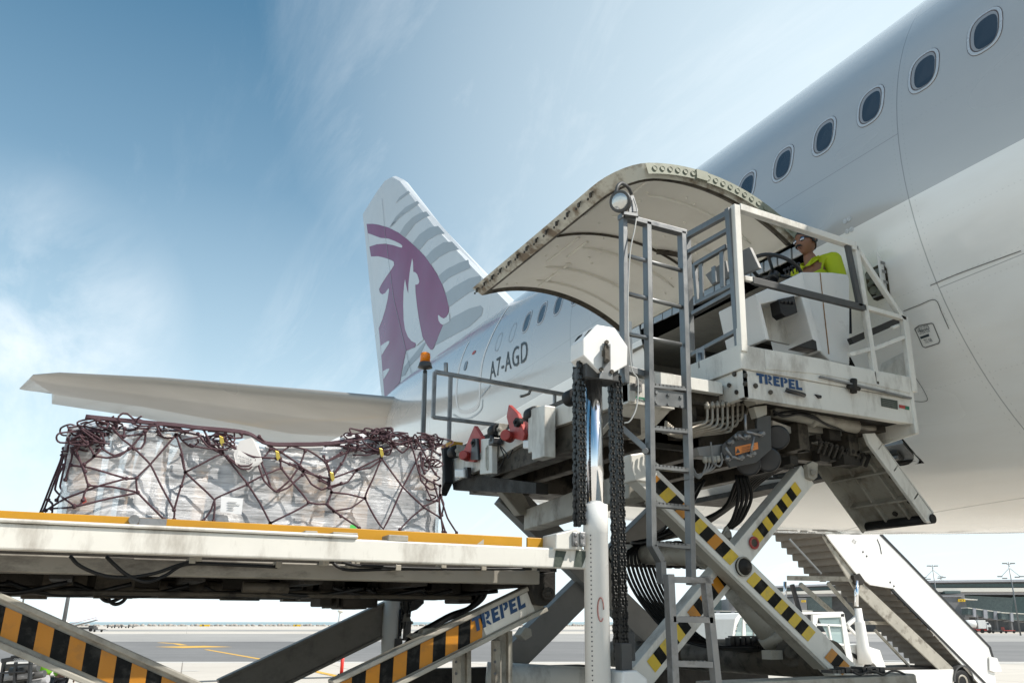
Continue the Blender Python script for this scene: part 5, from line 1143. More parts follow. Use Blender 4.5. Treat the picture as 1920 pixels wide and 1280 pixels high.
# film
m, nt, p = newmat('stretch_film'); tc = nt.nodes.new('ShaderNodeTexCoord'); mp = nt.nodes.new('ShaderNodeMapping'); mp.inputs['Scale'].default_value = (1.5, 1.5, 26); mp.inputs['Rotation'].default_value = (0, .12, 0); L(nt, tc.outputs['Object'], mp.inputs[0])
n1 = nt.nodes.new('ShaderNodeTexNoise'); setn(n1, Scale=3.2, Detail=9, Roughness=.72); L(nt, mp.outputs[0], n1.inputs['Vector'])
mp2 = nt.nodes.new('ShaderNodeMapping'); mp2.inputs['Scale'].default_value = (2.5, 2, 5); mp2.inputs['Rotation'].default_value = (0, .7, 0); L(nt, tc.outputs['Object'], mp2.inputs[0])
n2 = nt.nodes.new('ShaderNodeTexNoise'); setn(n2, Scale=2., Detail=6, Roughness=.6, Distortion=1.2); L(nt, mp2.outputs[0], n2.inputs['Vector'])
fac = math_('ADD', ramp(nt, n1.outputs[0], [(.33, .26), (.66, .66)]).outputs[0], ramp(nt, n2.outputs[0], [(.56, 0.), (.7, .14)]).outputs[0], nt, True)
setn(p, Base_Color=(.92,.92,.93,1), Roughness=.2); p.inputs['Specular IOR Level'].default_value = .9; p.inputs['Coat Weight'].default_value = .6
b = nt.nodes.new('ShaderNodeBump'); b.inputs['Strength'].default_value = .35; b.inputs['Distance'].default_value = .02; L(nt, math_('ADD', n1.outputs[0], math_('MULTIPLY', n2.outputs[0], 1.5, nt), nt), b.inputs['Height']); L(nt, b.outputs[0], p.inputs['Normal'])
t = nt.nodes.new('ShaderNodeBsdfTransparent'); x = nt.nodes.new('ShaderNodeMixShader'); L(nt, fac, x.inputs[0]); L(nt, t.outputs[0], x.inputs[1]); L(nt, p.outputs[0], x.inputs[2]); L(nt, x.outputs[0], nt.nodes['Material Output'].inputs[0]); M['film'] = m
q = MB(); NX, NZ = 90, 22; g_ = []
def fil(x, k):                                # k 0..1 up the front, 1..2 back over the top
    zt_ = topz(x)
    if k <= 1:
        z = PB_+.03+(zt_-PB_-.03)*k; y = PY
        bul = .03*noise.noise(V((x*2.2, z*3.5, 1.3)))+.012*noise.noise(V((x*7, z*16, 4.)))+.006*noise.noise(V((x*30, z*40, 2.)))
        e = max(0, 1-(x-xl)/.1)*.03+max(0, 1-(xr-x)/.1)*.04+max(0, (k-.85)/.15)**2*.03
        return V((x+.01*noise.noise(V((x*5, z*9, 9.))), y+bul*1.2+e, z))
    return V((x, PY+.03+(6.05-PY)*(k-1), zt_+.03*noise.noise(V((x*4, k*6, 0)))-.02*(k-1)))
for i in range(NX+1):
    x = xl+(xr-xl)*i/NX; g_.append([fil(x, j/NZ) for j in range(NZ+1)]+[fil(x, 1+j/8) for j in range(1, 9)]+[V((x, 6.08, PB_+.03))])
sheet(q, g_); n_ = len(g_[0])
for r_, sg in ((g_[0], -1), (g_[-1], 1)):
    c_ = sum(r_, V())/len(r_); q.add(list(r_)+[c_+V((sg*.02,0,0))], [(i, i+1, len(r_)) for i in range(len(r_)-1)], True)
q.build('stretch_film', M['film'], pal)
# white bag and loose sheets on top
q = MB(); bp_ = [(608,832),(650,812),(700,812),(716,822),(690,834),(640,842)]
q.prism([P(a,b_,PY+.05) for a, b_ in bp_], (0,.5,.03)); q.build('white_bag', M['paper'], pal, bevel=.015)
q = MB(); q.prism([P(a,b_,PY-.012) for a, b_ in ((498,836),(606,836),(606,842),(500,846))], (0,.02,0)); q.build('top_sheet', M['paper'], pal)
q = MB(); tag_ = [(438,850),(450,826),(472,820),(484,832),(492,864),(484,872),(452,878),(442,868)]
Tp = [P(a,b_,PY-.05-.006*math.sin(a)) for a, b_ in tag_]; q.prism(Tp, (0,.003,0)); tg = q.build('paper_tag', M['boxwhite'], pal)
for i, s_ in enumerate(('FRAGILE', 'DO NOT STACK', 'KEEP DRY')):
    text_on(s_, P(446+i*2, 856+i*5, PY-.06), (P(475,870,PY)-P(440,860,PY)).normalized(), (0,0,1), .008, width=.07-.008*i).build('tag_print', M['ink'], tg)
q = MB(); q.prism([P(a,b_,PY-.052) for a, b_ in ((415,930),(456,934),(453,964),(413,959))], (0,.002,0)); lb = q.build('paper_label', M['paper'], pal)
q = MB(); rr = random.Random(2)
for i in range(4): q.beam(P(427,940+i*4.6,PY-.056), P(441+rr.uniform(-3,3),941+i*4.6,PY-.056), .001, .0035, (0,-1,0))
q.beam(P(444,945,PY-.056), P(450,946,PY-.056), .001, .003, (0,-1,0))
q.build('label_print', M['grey'], lb)
q = MB(); q.prism([P(a,b_,PY-.02) for a, b_ in ((657,983),(668,984),(668,992),(656,991))], (0,.002,0)); q.build('green_sticker', mat('bright_green', (.1,.6,.12), .6), pal)
q = MB(); q.prism([P(a,b_,PY-.02) for a, b_ in ((158,928),(163,940),(155,944),(152,938))], (0,.002,0)); q.build('red_sticker', M['red'], pal)
# net
def n1_(a, b_): return (60+a/5.817, 760+b_/5.817)
def n2_(a, b_): return (340+a/5.817, 780+b_/5.817)
def n3_(a, b_): return (600+a/5.818, 790+b_/5.818)
nets = [[n1_(*t) for t in l_] for l_ in (
 [(885,250),(990,370),(1110,460),(1290,640),(1400,860),(1550,1140),(1550,1240)], [(1570,320),(1290,640),(1140,790),(1155,950),(1440,1240)], [(1570,320),(1630,500),(1670,735),(1600,960),(1550,1140)],
 [(420,630),(640,680),(1030,795),(1140,790)], [(1030,795),(750,870),(360,1000),(130,1080)], [(480,480),(530,620),(580,760),(620,870),(870,885),(1155,945)], [(1155,950),(850,1010),(460,1105),(200,1075)],
 [(620,870),(570,960),(555,1030)], [(340,400),(300,540),(210,740),(90,1020),(20,1170)], [(350,420),(320,560),(235,760),(120,1040),(40,1170)], [(440,440),(430,560),(360,780)], [(330,470),(420,460),(480,430)],
 [(600,400),(680,550),(570,640)], [(680,550),(760,470),(790,400),(760,300)], [(700,350),(780,480),(900,545),(1060,480),(1230,280)], [(680,550),(820,570),(960,545),(1060,470)], [(1240,280),(1230,400),(1190,465),(1110,470)], [(1010,250),(1000,340)],
 [(945,170),(945,120),(990,85),(1040,90),(1100,140),(1130,160)], [(345,600),(280,700),(240,860),(330,980),(460,1090)], [(380,500),(330,700),(300,840),(325,900),(260,990)], [(160,960),(210,1020),(210,1120),(180,1170)], [(460,1105),(520,1080),(560,1030)], [(440,480),(520,600),(580,720)])]
nets += [[n2_(*t) for t in l_] for l_ in (
 [(0,420),(45,610),(360,910),(350,1140)], [(45,610),(450,400)], [(45,610),(0,760)], [(450,400),(580,560),(720,735),(860,950),(970,1165)], [(720,745),(540,820),(370,900),(320,1030),(240,1140)], [(720,735),(900,640),(1090,565)], [(1080,460),(1090,565),(1220,730),(1385,950),(970,1165)],
 [(1385,940),(1500,960),(1590,960),(1740,1090)], [(1590,960),(1640,830),(1610,720)], [(820,470),(900,700),(1030,820),(1180,700),(1290,540),(1350,380)], [(870,500),(930,640),(980,780),(1040,825),(1160,780),(1320,640)],
 [(460,240),(450,400)], [(240,140),(300,260),(330,340),(430,380)], [(180,190),(280,320),(440,410)], [(450,290),(620,370),(780,440),(1040,460)], [(490,270),(640,380),(790,450),(840,490),(910,440),(970,360)], [(500,440),(640,540),(740,540),(810,480)], [(510,460),(650,570),(740,575),(810,500)],
 [(650,190),(800,220),(950,320),(1060,410)], [(960,320),(1180,320),(1380,370),(1480,430),(1570,500),(1620,640)], [(850,220),(940,310),(1100,400),(1290,530),(1330,600),(1480,650),(1620,690)], [(1090,390),(1190,320)], [(1180,520),(1290,540)], [(1330,600),(1420,740),(1530,800),(1610,770),(1744,730)], [(1300,550),(1400,610),(1600,730)], [(1570,500),(1744,400)], [(1620,680),(1744,520)], [(1080,480),(1200,530),(1330,600)], [(480,190),(560,240),(660,235),(660,190)])]
nets += [[n3_(*t) for t in l_] for l_ in (
 [(670,400),(900,710),(1135,935),(1310,1045)], [(670,400),(580,620),(490,835),(690,1170),(900,720),(1100,340)], [(490,835),(340,940),(150,975)], [(125,770),(300,790),(490,835)], [(150,975),(430,1160)], [(125,770),(75,910),(150,975)], [(670,390),(400,520),(130,620)], [(400,530),(550,500),(660,420)], [(400,530),(300,660),(100,725)],
 [(1135,935),(1000,1040),(870,1175)], [(1135,925),(1280,860),(1310,800)], [(300,330),(250,440),(140,600)], [(970,180),(1030,360),(1080,560),(1180,640),(1310,700)], [(1050,200),(1130,330),(1200,480),(1260,570)], [(1130,400),(1120,520),(1180,530),(1220,350),(1230,260)], [(1100,350),(1110,500),(1140,560)], [(1170,640),(1150,700),(1220,860),(1280,860)],
 [(1240,660),(1300,880),(1340,1200)], [(1310,700),(1300,980),(1370,1210)], [(1320,820),(1350,900),(1330,1020)], [(1310,800),(1390,1050),(1490,1210)], [(1080,480),(1100,640),(1200,740),(1260,730)], [(960,200),(965,280),(900,340),(820,280)], [(1200,220),(1240,320),(1310,360)], [(40,380),(70,440),(130,590)], [(60,260),(270,270),(500,330),(660,340)], [(80,430),(180,390),(370,300)], [(0,640),(100,690)], [(0,600),(130,630)])]
q = MB(); kn = MB()
for l_ in nets:
    pts = [P(a, b_, PY-.046-.006*math.sin(a*.13+b_*.07)) for a, b_ in l_]
    for p_ in pts:
        if p_.x < xl+.04: p_.y += min(.8, (xl+.04-p_.x)*2.5)
    q.tube(smooth_curve(pts, 5, .35), .0049, 6)
    for p_ in (pts[0], pts[-1]): kn.ball(p_, .0105, n=6)
q.build('net', M['rope'], pal, weld=False); kn.f = kn.f; kn.build('net_knot', M['rope'], pal, weld=False)['kind'] = 'stuff'
def clutter(x0, x1, n, dz0, dz1, R0, R1, seed):   # slack rope bundled along the upper edge
    rr = random.Random(seed); mb = MB()
    for i in range(n):
        a_ = rr.uniform(x0, x1); c_ = V((a_, PY-.02+rr.uniform(-.03,.12), topz(a_)+rr.uniform(dz0, dz1))); r_ = rr.uniform(R0, R1); k = rr.randint(4, 7); pts = []
        a0_ = rr.uniform(0, 6.28)
        for j in range(k):
            t_ = a0_+j*rr.uniform(.8,1.4); pts.append(c_+V((math.cos(t_)*r_*rr.uniform(.6,1.5), rr.uniform(-.03,.03), math.sin(t_)*r_*rr.uniform(.3,.7))))
        mb.tube(smooth_curve(pts, 5), .0046, 5)
    return mb.build('slack_rope', M['rope'], pal, weld=False, kind='stuff')
X_ = lambda px: P(px, 830, PY).x
clutter(X_(134), X_(195), 42, -.14, -.005, .02, .065, 1); clutter(X_(180), X_(345), 22, -.035, -.003, .04, .1, 2); clutter(X_(340), X_(420), 14, -.08, .0, .04, .08, 3)
clutter(X_(640), X_(740), 46, -.09, .02, .02, .07, 4); clutter(X_(720), X_(828), 22, -.05, .0, .03, .1, 5); clutter(X_(802), X_(824), 14, -.34, .0, .02, .05, 6); clutter(X_(690), X_(735), 20, -.02, .045, .015, .045, 8)
q = MB(); pts = [(160,782),(220,788),(330,798),(372,803),(460,812),(500,832),(560,834),(620,832),(680,822)]
for o_ in (0, .008, -.01): q.tube(smooth_curve([P(a,b_,PY-.03)+V((0,o_*2,o_+.004)) for a, b_ in pts], 5), .0058, 6)
q.build('edge_rope', M['rope'], pal)
q = MB()
for a, b_ in (n2_(435,270), n2_(1045,430), n2_(1640,660), n3_(665,340), (415,962)): 
    if b_ < 960: c_ = P(a, b_, PY-.055); q.prism([c_+V((-.014,0,.026)), c_+V((.006,0,.02)), c_+V((.016,0,-.012)), c_+V((.004,0,-.028)), c_+V((-.006,0,-.01))], (0,-.008,0))
q.build('net_hook', M['brass'], pal, bevel=.002, split=True)
# ================================================================ PEOPLE
def skin_obj(name, nodes, edges, mt, parent, extra=None, sub=2):
    me = bpy.data.meshes.new(name); me.from_pydata([n[0] for n in nodes], edges, []); o = bpy.data.objects.new(name, me); COL.objects.link(o)
    s_ = o.modifiers.new('Skin', 'SKIN'); sb_ = o.modifiers.new('Sub', 'SUBSURF'); sb_.levels = sub; sb_.render_levels = sub
    for i, n in enumerate(nodes):
        r_ = n[1]; me.skin_vertices[0].data[i].radius = r_ if isinstance(r_, tuple) else (r_, r_); me.skin_vertices[0].data[i].use_root = (i == 0)
    dg = bpy.context.evaluated_depsgraph_get(); new = bpy.data.meshes.new_from_object(o.evaluated_get(dg)); bpy.data.objects.remove(o)
    bm = bmesh.new(); bm.from_mesh(new)
    if extra:
        tmp = bpy.data.meshes.new('t'); b2 = bmesh.new(); vv = [b2.verts.new(v_) for v_ in extra.v]
        for f_ in extra.f:
            try: b2.faces.new([vv[i] for i in f_])
            except ValueError: pass
        bmesh.ops.remove_doubles(b2, verts=b2.verts, dist=1e-5); bmesh.ops.recalc_face_normals(b2, faces=b2.faces); b2.to_mesh(tmp); b2.free(); bm.from_mesh(tmp)
    for f_ in bm.faces: f_.smooth = True
    bm.to_mesh(new); bm.free(); new.name = name; new.materials.clear(); new.materials.append(mt)
    o = bpy.data.objects.new(name, new); COL.objects.link(o); o.parent = parent; o.matrix_parent_inverse = pinv(parent); return o
def head_mb(c, f, up=V((0,0,1)), s_=1.):
    f = V(f).normalized(); rt = f.cross(up).normalized(); u_ = rt.cross(f); mb = MB(); n, m_ = 36, 24; vs = []
    for i in range(m_+1):
        ph = math.pi*i/m_
        for k in range(n):
            a = 2*math.pi*k/n; x, y, z = math.sin(ph)*math.sin(a), math.sin(ph)*math.cos(a), math.cos(ph)     # y forward
            X, Y__, Z = x*.074, y*.094, z*.115
            if z < -.1: X *= 1-.32*min(1, (-z-.1)/.7); Y__ *= 1-.18*min(1, (-z-.1)/.8) if y < 0 else 1-.05*(-z)
            if y > .3:
                w_ = math.exp(-(x/.16)**2)
                Y__ += w_*(.022*math.exp(-((z+.22)/.13)**2)+.01*math.exp(-((z+.08)/.15)**2))      # nose
                Y__ += .006*math.exp(-((z-.12)/.08)**2)*math.exp(-(x/.5)**2)                       # brow
                Y__ -= .008*math.exp(-((abs(x)-.33)/.14)**2)*math.exp(-((z-0)/.1)**2)              # eye sockets
                Y__ += .006*math.exp(-(x/.3)**2)*math.exp(-((z+.5)/.07)**2)+.01*math.exp(-(x/.3)**2)*math.exp(-((z+.8)/.12)**2)
            vs.append(V(c)+(rt*X+f*Y__+u_*Z)*s_)
    fs = [(i*n+k, i*n+(k+1)%n, (i+1)*n+(k+1)%n, (i+1)*n+k) for i in range(m_) for k in range(n)]
    mb.add(vs, fs, True)
    for sg in (-1, 1): mb.ball(V(c)+(rt*.076*sg+f*-.008+u_*-.002)*s_, .03*s_, (.5,.8,1), 10)
    return mb, rt, f, u_
def hand_nodes(w, d, s_, side):    # palm and five curled fingers from the wrist w, pointing d, side = across the palm
    d = V(d).normalized(); side = V(side).normalized(); dn = d.cross(side); N = []; E = []
    N.append((w+d*.05, (.03,.016)))
    for k, (ln, o_) in enumerate(((.07,-.03),(.08,-.01),(.075,.01),(.06,.028))):
        b0_ = len(N); N += [(w+d*.09+side*o_, .011), (w+d*(.09+ln*.5)+side*o_-dn*.012, .0095), (w+d*(.09+ln*.75)+side*o_-dn*.04, .008)]; E += [(0, b0_), (b0_, b0_+1), (b0_+1, b0_+2)]
    b0_ = len(N); N += [(w+d*.05-side*.04, .012), (w+d*.085-side*.05-dn*.02, .01)]; E += [(0, b0_), (b0_, b0_+1)]
    return N, E
# operator on the platform
hc = P(1510, 455, 4.62); face = V((-.97, -.08, -.08)).normalized()
op = thing('person', 'man in lime yellow polo shirt and mirrored sunglasses driving from the raised platform', 'person', (hc.x+.08, hc.y+.05, 1.5+H))
hm, rt, f_, u_ = head_mb(hc, face, s_=1.04)
nb = hc+V((.035,0,-.15)); ch_ = nb+V((.06,0,-.18)); hip = nb+V((.1,0,-.52)); shL = nb+V((.05,-.2,-.07)); shR = nb+V((.05,.2,-.07))
elL = shL+V((.0,-.05,-.3)); wrL = P(1480,520,4.5); elR = shR+V((-.04,.05,-.3)); wrR = V((wc.x+.27, wc.y+.17, wc.z-.07))
wrL = V((wc.x+.27, wc.y-.09, wc.z-.09))
kn1, kn2 = hip+V((-.4,-.1,-.02)), hip+V((-.4,.1,-.02)); ft1, ft2 = kn1+V((-.05,0,-.42)), kn2+V((-.05,0,-.42))
N = [(hip,(.15,.12)), (ch_,(.15,.11)), (nb,(.055,.055)), (hc+V((.02,0,-.08)),(.05,.05)), (shL,.05), (elL,.038), (wrL,.026), (shR,.05), (elR,.038), (wrR,.026), (hip+V((-.04,-.09,-.02)),.08), (kn1,.06), (ft1,.045), (ft1+V((-.18,0,-.03)),.035), (hip+V((-.04,.09,-.02)),.08), (kn2,.06), (ft2,.045), (ft2+V((-.18,0,-.03)),.035)]
E = [(0,1),(1,2),(2,3),(1,4),(4,5),(5,6),(1,7),(7,8),(8,9),(0,10),(10,11),(11,12),(12,13),(0,14),(14,15),(15,16),(16,17)]
for wi, el_i, sd in ((6,5,V((0,1,0))), (9,8,V((0,-1,0)))):
    hn, he = hand_nodes(N[wi][0], (N[wi][0]-N[el_i][0]), 1, sd); o0 = len(N); N += hn; E += [(wi, o0)]+[(a+o0, b_+o0) for a, b_ in he]
skin_obj('body', N, E, M['skin'], op, hm)
sh = [(hip,(.175,.14)), (ch_,(.19,.13)), (nb+V((.02,0,-.05)),(.085,.075)), (shL,.078), (shL+(elL-shL)*1.0,.07), (shR,.08), (shR+(elR-shR)*1.0,.066), (ch_+V((.02,0,.1)),(.15,.105))]
skin_obj('shirt', sh, [(0,1),(1,7),(7,2),(7,3),(3,4),(7,5),(5,6)], M['shirt'], op)
tr = [(hip,(.16,.13)), (hip+V((-.04,-.09,-.02)),.1), (kn1,.075), (ft1,.06), (hip+V((-.04,.09,-.02)),.1), (kn2,.075), (ft2,.06)]
skin_obj('trousers', tr, [(0,1),(1,2),(2,3),(0,4),(4,5),(5,6)], M['trouser'], op)
q = MB()
for sg in (-1, 1):                              # collar
    q.prism([nb+V((-.065,0,-.075)), nb+V((-.05,sg*.07,-.03)), nb+V((.03,sg*.075,.015)), nb+V((.02,sg*.09,-.025)), nb+V((-.07,sg*.055,-.09))], V((-.006,sg*.004,.004)))
q.build('collar', M['shirt'], op, bevel=.003)
q = MB(); n, m_ = 28, 14; vs = []; ks = []
hv = MB(); vs = []
for i in range(m_+1):
    for k in range(n):
        a = 2*math.pi*k/n; back = (1-math.cos(a))/2; ph = (math.pi*(.34+.3*back**.7))*i/m_
        x, y, z = math.sin(ph)*math.sin(a), math.sin(ph)*math.cos(a), math.cos(ph); r_ = 1.0+.012*noise.noise(V((x*9,y*9,z*9)))
        vs.append(hc+rt*(x*.081*r_)+f_*(y*.101*r_-.003)+u_*(z*.124*r_))
hv.add(vs, [(i*n+k, i*n+(k+1)%n, (i+1)*n+(k+1)%n, (i+1)*n+k) for i in range(m_) for k in range(n)], True); hv.build('hair', M['hair'], op)
q = MB()
for sg in (-1, 1): q.ball(hc+f_*.084+rt*(.034*sg)+u_*.004+V((0,0,0)), .027, (.55,1.05,.72), 12)
m, nt, p = newmat('mirror_lens'); setn(p, Base_Color=(.35,.38,.45,1), Metallic=1., Roughness=.06); sg_ = q.build('sunglasses', m, op)
q = MB()
for sg in (-1, 1): q.tube(smooth_curve([hc+f_*.09+rt*(.008*sg)+u_*.008, hc+f_*.088+rt*(.04*sg)+u_*.022, hc+f_*.066+rt*(.067*sg)+u_*.014, hc+f_*.01+rt*(.082*sg)+u_*.012, hc-f_*.02+rt*(.08*sg)-u_*.01]), .0045, 6)
q.build('glasses_frame', M['black'], sg_)
q = MB(); q.cyl(hc-f_*.012-rt*.078, hc-f_*.012-rt*.1, .03, 16); q.cyl(hc-f_*.012+rt*.078, hc-f_*.012+rt*.1, .03, 16); q.build('ear_defender', M['black'], op, bevel=.006, split=True)
q = MB(); q.tube(smooth_curve([hc+f_*.089+rt*-.034-u_*.056, hc+f_*.103+rt*-.015-u_*.046, hc+f_*.107-u_*.045, hc+f_*.103+rt*.015-u_*.046, hc+f_*.089+rt*.034-u_*.056]), [.004]*3+[.0085]*20+[.004]*2, 8); q.build('moustache', M['hair'], op)
q = MB(); q.tube(smooth_curve([hc+f_*.097+rt*-.022-u_*.068, hc+f_*.106-u_*.066, hc+f_*.097+rt*.022-u_*.068]), .0045, 6); q.build('lips', mat('lips', (.16,.06,.045), .5), op)
# two ramp workers half hidden at the lower left
def worker(name, px, D, lab, vest, trm, turn):
    g0 = at(px, 1260, D=D); g0 = V((g0.x, g0.y, 0)); w_ = thing('person', lab, 'person', g0, 'ramp workers')
    fd = V((math.cos(turn), math.sin(turn), 0)); sd = V((-fd.y, fd.x, 0)); up_ = V((0,0,1))
    Pn = lambda s_, f0, z: g0+sd*s_+fd*f0+up_*z
    hm, *_ = head_mb(Pn(0,.02,1.63), fd)
    N = [(Pn(0,0,.98),(.14,.1)), (Pn(0,0,1.3),(.14,.1)), (Pn(0,0,1.47),.055), (Pn(0,.01,1.55),.05), (Pn(-.2,0,1.4),.05), (Pn(-.25,.05,1.13),.038), (Pn(-.2,.2,.95),.026), (Pn(.2,0,1.4),.05), (Pn(.26,.02,1.12),.038), (Pn(.24,.15,.9),.026), (Pn(-.1,0,.9),.08), (Pn(-.12,.03,.5),.055), (Pn(-.12,-.02,.1),.04), (Pn(-.12,.12,.04),.035), (Pn(.1,0,.9),.08), (Pn(.12,-.03,.5),.055), (Pn(.12,-.08,.1),.04), (Pn(.12,.06,.04),.035)]
    E = [(0,1),(1,2),(2,3),(1,4),(4,5),(5,6),(1,7),(7,8),(8,9),(0,10),(10,11),(11,12),(12,13),(0,14),(14,15),(15,16),(16,17)]
    for wi, ei in ((6,5),(9,8)):
        hn, he = hand_nodes(N[wi][0], N[wi][0]-N[ei][0], 1, sd); o0 = len(N); N += hn; E += [(wi, o0)]+[(a+o0, b_+o0) for a, b_ in he]
    skin_obj('body', N, E, M['skin'], w_, hm, 1)
    skin_obj('vest', [(Pn(0,0,.93),(.18,.13)), (Pn(0,0,1.3),(.18,.13)), (Pn(0,0,1.42),(.1,.08)), (Pn(-.19,0,1.38),.075), (Pn(.19,0,1.38),.075), (Pn(-.24,.03,1.2),.06), (Pn(.24,.03,1.2),.06)], [(0,1),(1,2),(1,3),(1,4),(3,5),(4,6)], vest, w_, None, 1)
    skin_obj('trousers', [(Pn(0,0,.9),(.16,.12)), (Pn(-.1,0,.85),.1), (Pn(-.12,.03,.5),.075), (Pn(-.12,-.02,.1),.065), (Pn(.1,0,.85),.1), (Pn(.12,-.03,.5),.075), (Pn(.12,-.08,.1),.065)], [(0,1),(1,2),(2,3),(0,4),(4,5),(5,6)], trm, w_, None, 1)
    q = MB(); q.ball(Pn(0,.0,1.69), .1, (1,1,.75), 12); q.build('hair', M['hair'], w_)
worker('w', 84, 22, 'ramp worker in a lime green vest and grey trousers beside the black equipment, lower left', M['vest'], M['dkgrey'], 2.6)
worker('w', 114, 21.5, 'ramp worker in dark navy trousers standing right of the grey trousered one', M['vest'], M['trouser'], .3)
# black equipment rack at the lower left
rk0 = at(40, 1260, D=20); rk = thing('equipment_rack', 'black rack piled with folded tow gear and grey rolls at the lower left edge', 'equipment rack', (rk0.x, rk0.y, 0)); D_ = 20
def PD(px, py, D): return at(px, py, D=D)
q = MB()
for a_, b2, w__ in (((4,1238),(62,1228),.09), ((12,1246),(60,1244),.04), ((8,1240),(-2,1300),.05), ((30,1240),(26,1300),.04), ((58,1230),(54,1300),.05), ((-10,1262),(50,1258),.04), ((22,1232),(38,1230),.08), ((38,1222),(52,1226),.1), ((44,1225),(40,1236),.05)):
    q.beam(PD(*a_,D_), PD(*b2,D_), .1, w__)
q.box(rk0.x-1, rk0.x+.8, rk0.y-.1, rk0.y+.9, .3, .4); q.build('rack_frame', M['black'], rk, bevel=.01)
text_on('CONTEX', PD(26,1237.5,D_-.1), RGT, UPV, .045, width=.2).build('rack_lettering', M['paper'], rk)
for i, (a_, b2, r_, mt_) in enumerate((((20,1258),(72,1250),.09,'dkgrey'),((0,1268),(60,1262),.1,'boxgrey'),((30,1272),(84,1262),.08,'dkgrey'),((-10,1278),(50,1274),.1,'black'),((40,1280),(90,1272),.09,'boxgrey'),((6,1252),(60,1248),.07,'grime2'))):
    q = MB(); q.cyl(PD(*a_,D_+.2+.1*i), PD(*b2,D_+.2+.1*i), r_, 14); q.build('folded_roll', M[mt_], rk)
for sx in (-.8, .6):
    q = MB(); q.lathe((rk0.x+sx, rk0.y+.3, .16), (0,1,0), [(.05,0),(.16,0),(.16,.1),(.05,.1)], 16); q.build('wheel', M['rubber'], rk)
# ================================================================ PASSENGER STAIRS
SY = 18.; s0 = P(1720, 1260, SY)
st = thing('passenger_stairs', 'white self-propelled passenger stairs truck parked behind the airliner belly', 'passenger stairs', (s0.x, SY, 0))
def S(px, py, Y=SY): return P(px, py, Y)
def spoly(name, pts, Y, t_, mt, par=None, bev=.01):
    q = MB(); q.prism([S(*t, Y) for t in pts], (0,t_,0)); return q.build(name, mt, par or st, bevel=bev)
spn = spoly('side_panel', [(1545,995),(1650,995),(1700,1051),(1856,1212),(1862,1232),(1870,1300),(1853,1300),(1675,1103),(1632,1096),(1606,1076),(1556,1012)], SY, .05, M['white_clean'])
spoly('edge_trim', [(1654,1000),(1704,1051),(1858,1212),(1864,1232),(1861,1232),(1855,1213),(1701,1053),(1650,1002)], SY-.02, .05, M['black'], spn, 0)
spoly('end_guard', [(1855,1230),(1870,1233),(1879,1258),(1866,1260),(1856,1256)], SY-.06, .04, M['white_clean'], spn)
spoly('lower_trim', [(1674,1103),(1852,1282),(1849,1284),(1672,1106)], SY-.02, .06, M['black'], spn, 0)
text_on('ES', S(1597,1014,SY-.01), (S(1610,1026,SY)-S(1597,1014,SY)).normalized(), (S(1604,1006)-S(1597,1014)).normalized(), .12).build('panel_lettering', M['grey'], spn)
q = MB()
for t in ((1618,1034),(1625,1042),(1669,1091),(1676,1098)): q.bolt(S(*t, SY-.002), nY, .03, .01)
q.tube([S(1645,1010,SY-.01),S(1650,1022,SY-.01),S(1653,1038,SY-.01)], .012, 6); q.build('panel_bolt', M['black'], spn)
W2 = 2.0
def flight(a, b_, n, mt):
    A, B = S(*a), S(*b_); d = (B-A)/n
    for i in range(n):
        c0 = A+d*i; q = MB()
        q.box(c0.x, c0.x+d.x+.02, SY+.06, SY+W2, c0.z-.03, c0.z); q.box(c0.x+d.x-.02, c0.x+d.x, SY+.06, SY+W2, c0.z+d.z-.02, c0.z-.0)
        q.build('step', mt, st)
M['stepm'] = mat('step_underside', (.15,.13,.105), .6, var=.15, dirt=(.07,.06,.05), amount=.4)
flight((1500,950), (1612,1080), 10, M['stepm']); flight((1640,1078), (1862,1300), 20, M['stepm'])
for Y in (SY+.08, SY+W2):
    spoly('stringer', [(1540,1000),(1556,1000),(1622,1096),(1850,1310),(1826,1316),(1606,1110)], Y, .05, M['beige'])
spoly('stringer', [(1480,1020),(1490,1020),(1550,1090),(1540,1090)], SY+W2-.2, .06, M['grime2'])
def sb2(name, a, b_, w__, mt, Y=SY, Y2=None): 
    q = MB(); q.beam(S(*a,Y), S(*b_,Y2 or Y), w__, w__); return q.build(name, mt, st, bevel=.01)
sb2('cross_beam', (1477,1083), (1605,1085), .14, M['beige'], SY+W2, SY); sb2('strut', (1500,1094), (1575,1160), .11, M['beige'], SY+1.2); sb2('strut', (1552,1092), (1604,1152), .09, M['beige'], SY+.6); sb2('strut', (1612,1094), (1766,1252), .13, M['beige'], SY+.3)
sb2('strut', (1596,1166), (1680,1168), .1, M['beige'], SY+.5); sb2('strut', (1640,1180), (1705,1248), .07, M['beige'], SY+.5); sb2('strut', (1588,1172), (1612,1150), .1, M['white_clean'], SY+.4); sb2('strut', (1588,1172), (1620,1206), .08, M['white_clean'], SY+.4)
sb2('strut', (1480,1010), (1540,1075), .05, M['galv'], SY+.3)
q = MB(); q.cyl(S(1606,1088), S(1606,1136), .06, 16); ram = q.build('ram_rod', M['chrome'], st)
q = MB(); q.lathe(S(1622,1244), S(1608,1134)-S(1622,1244), [(.2,0),(.17,.45),(.14,1.1),(.13,1.15),(.11,1.16),(.1,1.5)], 20); q.build('ram_cylinder', M['white_clean'], st)
q = MB(); q.cyl(S(1472,1090,SY+W2), S(1472,1125,SY+W2), .05, 12); q.build('ram_rod', M['chrome'], st)
q = MB(); q.beam(S(1485,1095,SY+1.3), S(1500,1148,SY+1.3), .1, .1); q.build('cable_chain', M['black'], st)
spoly('pivot_bracket', [(1600,1078),(1612,1074),(1622,1088),(1618,1096),(1604,1094)], SY-.03, .12, M['grime'])
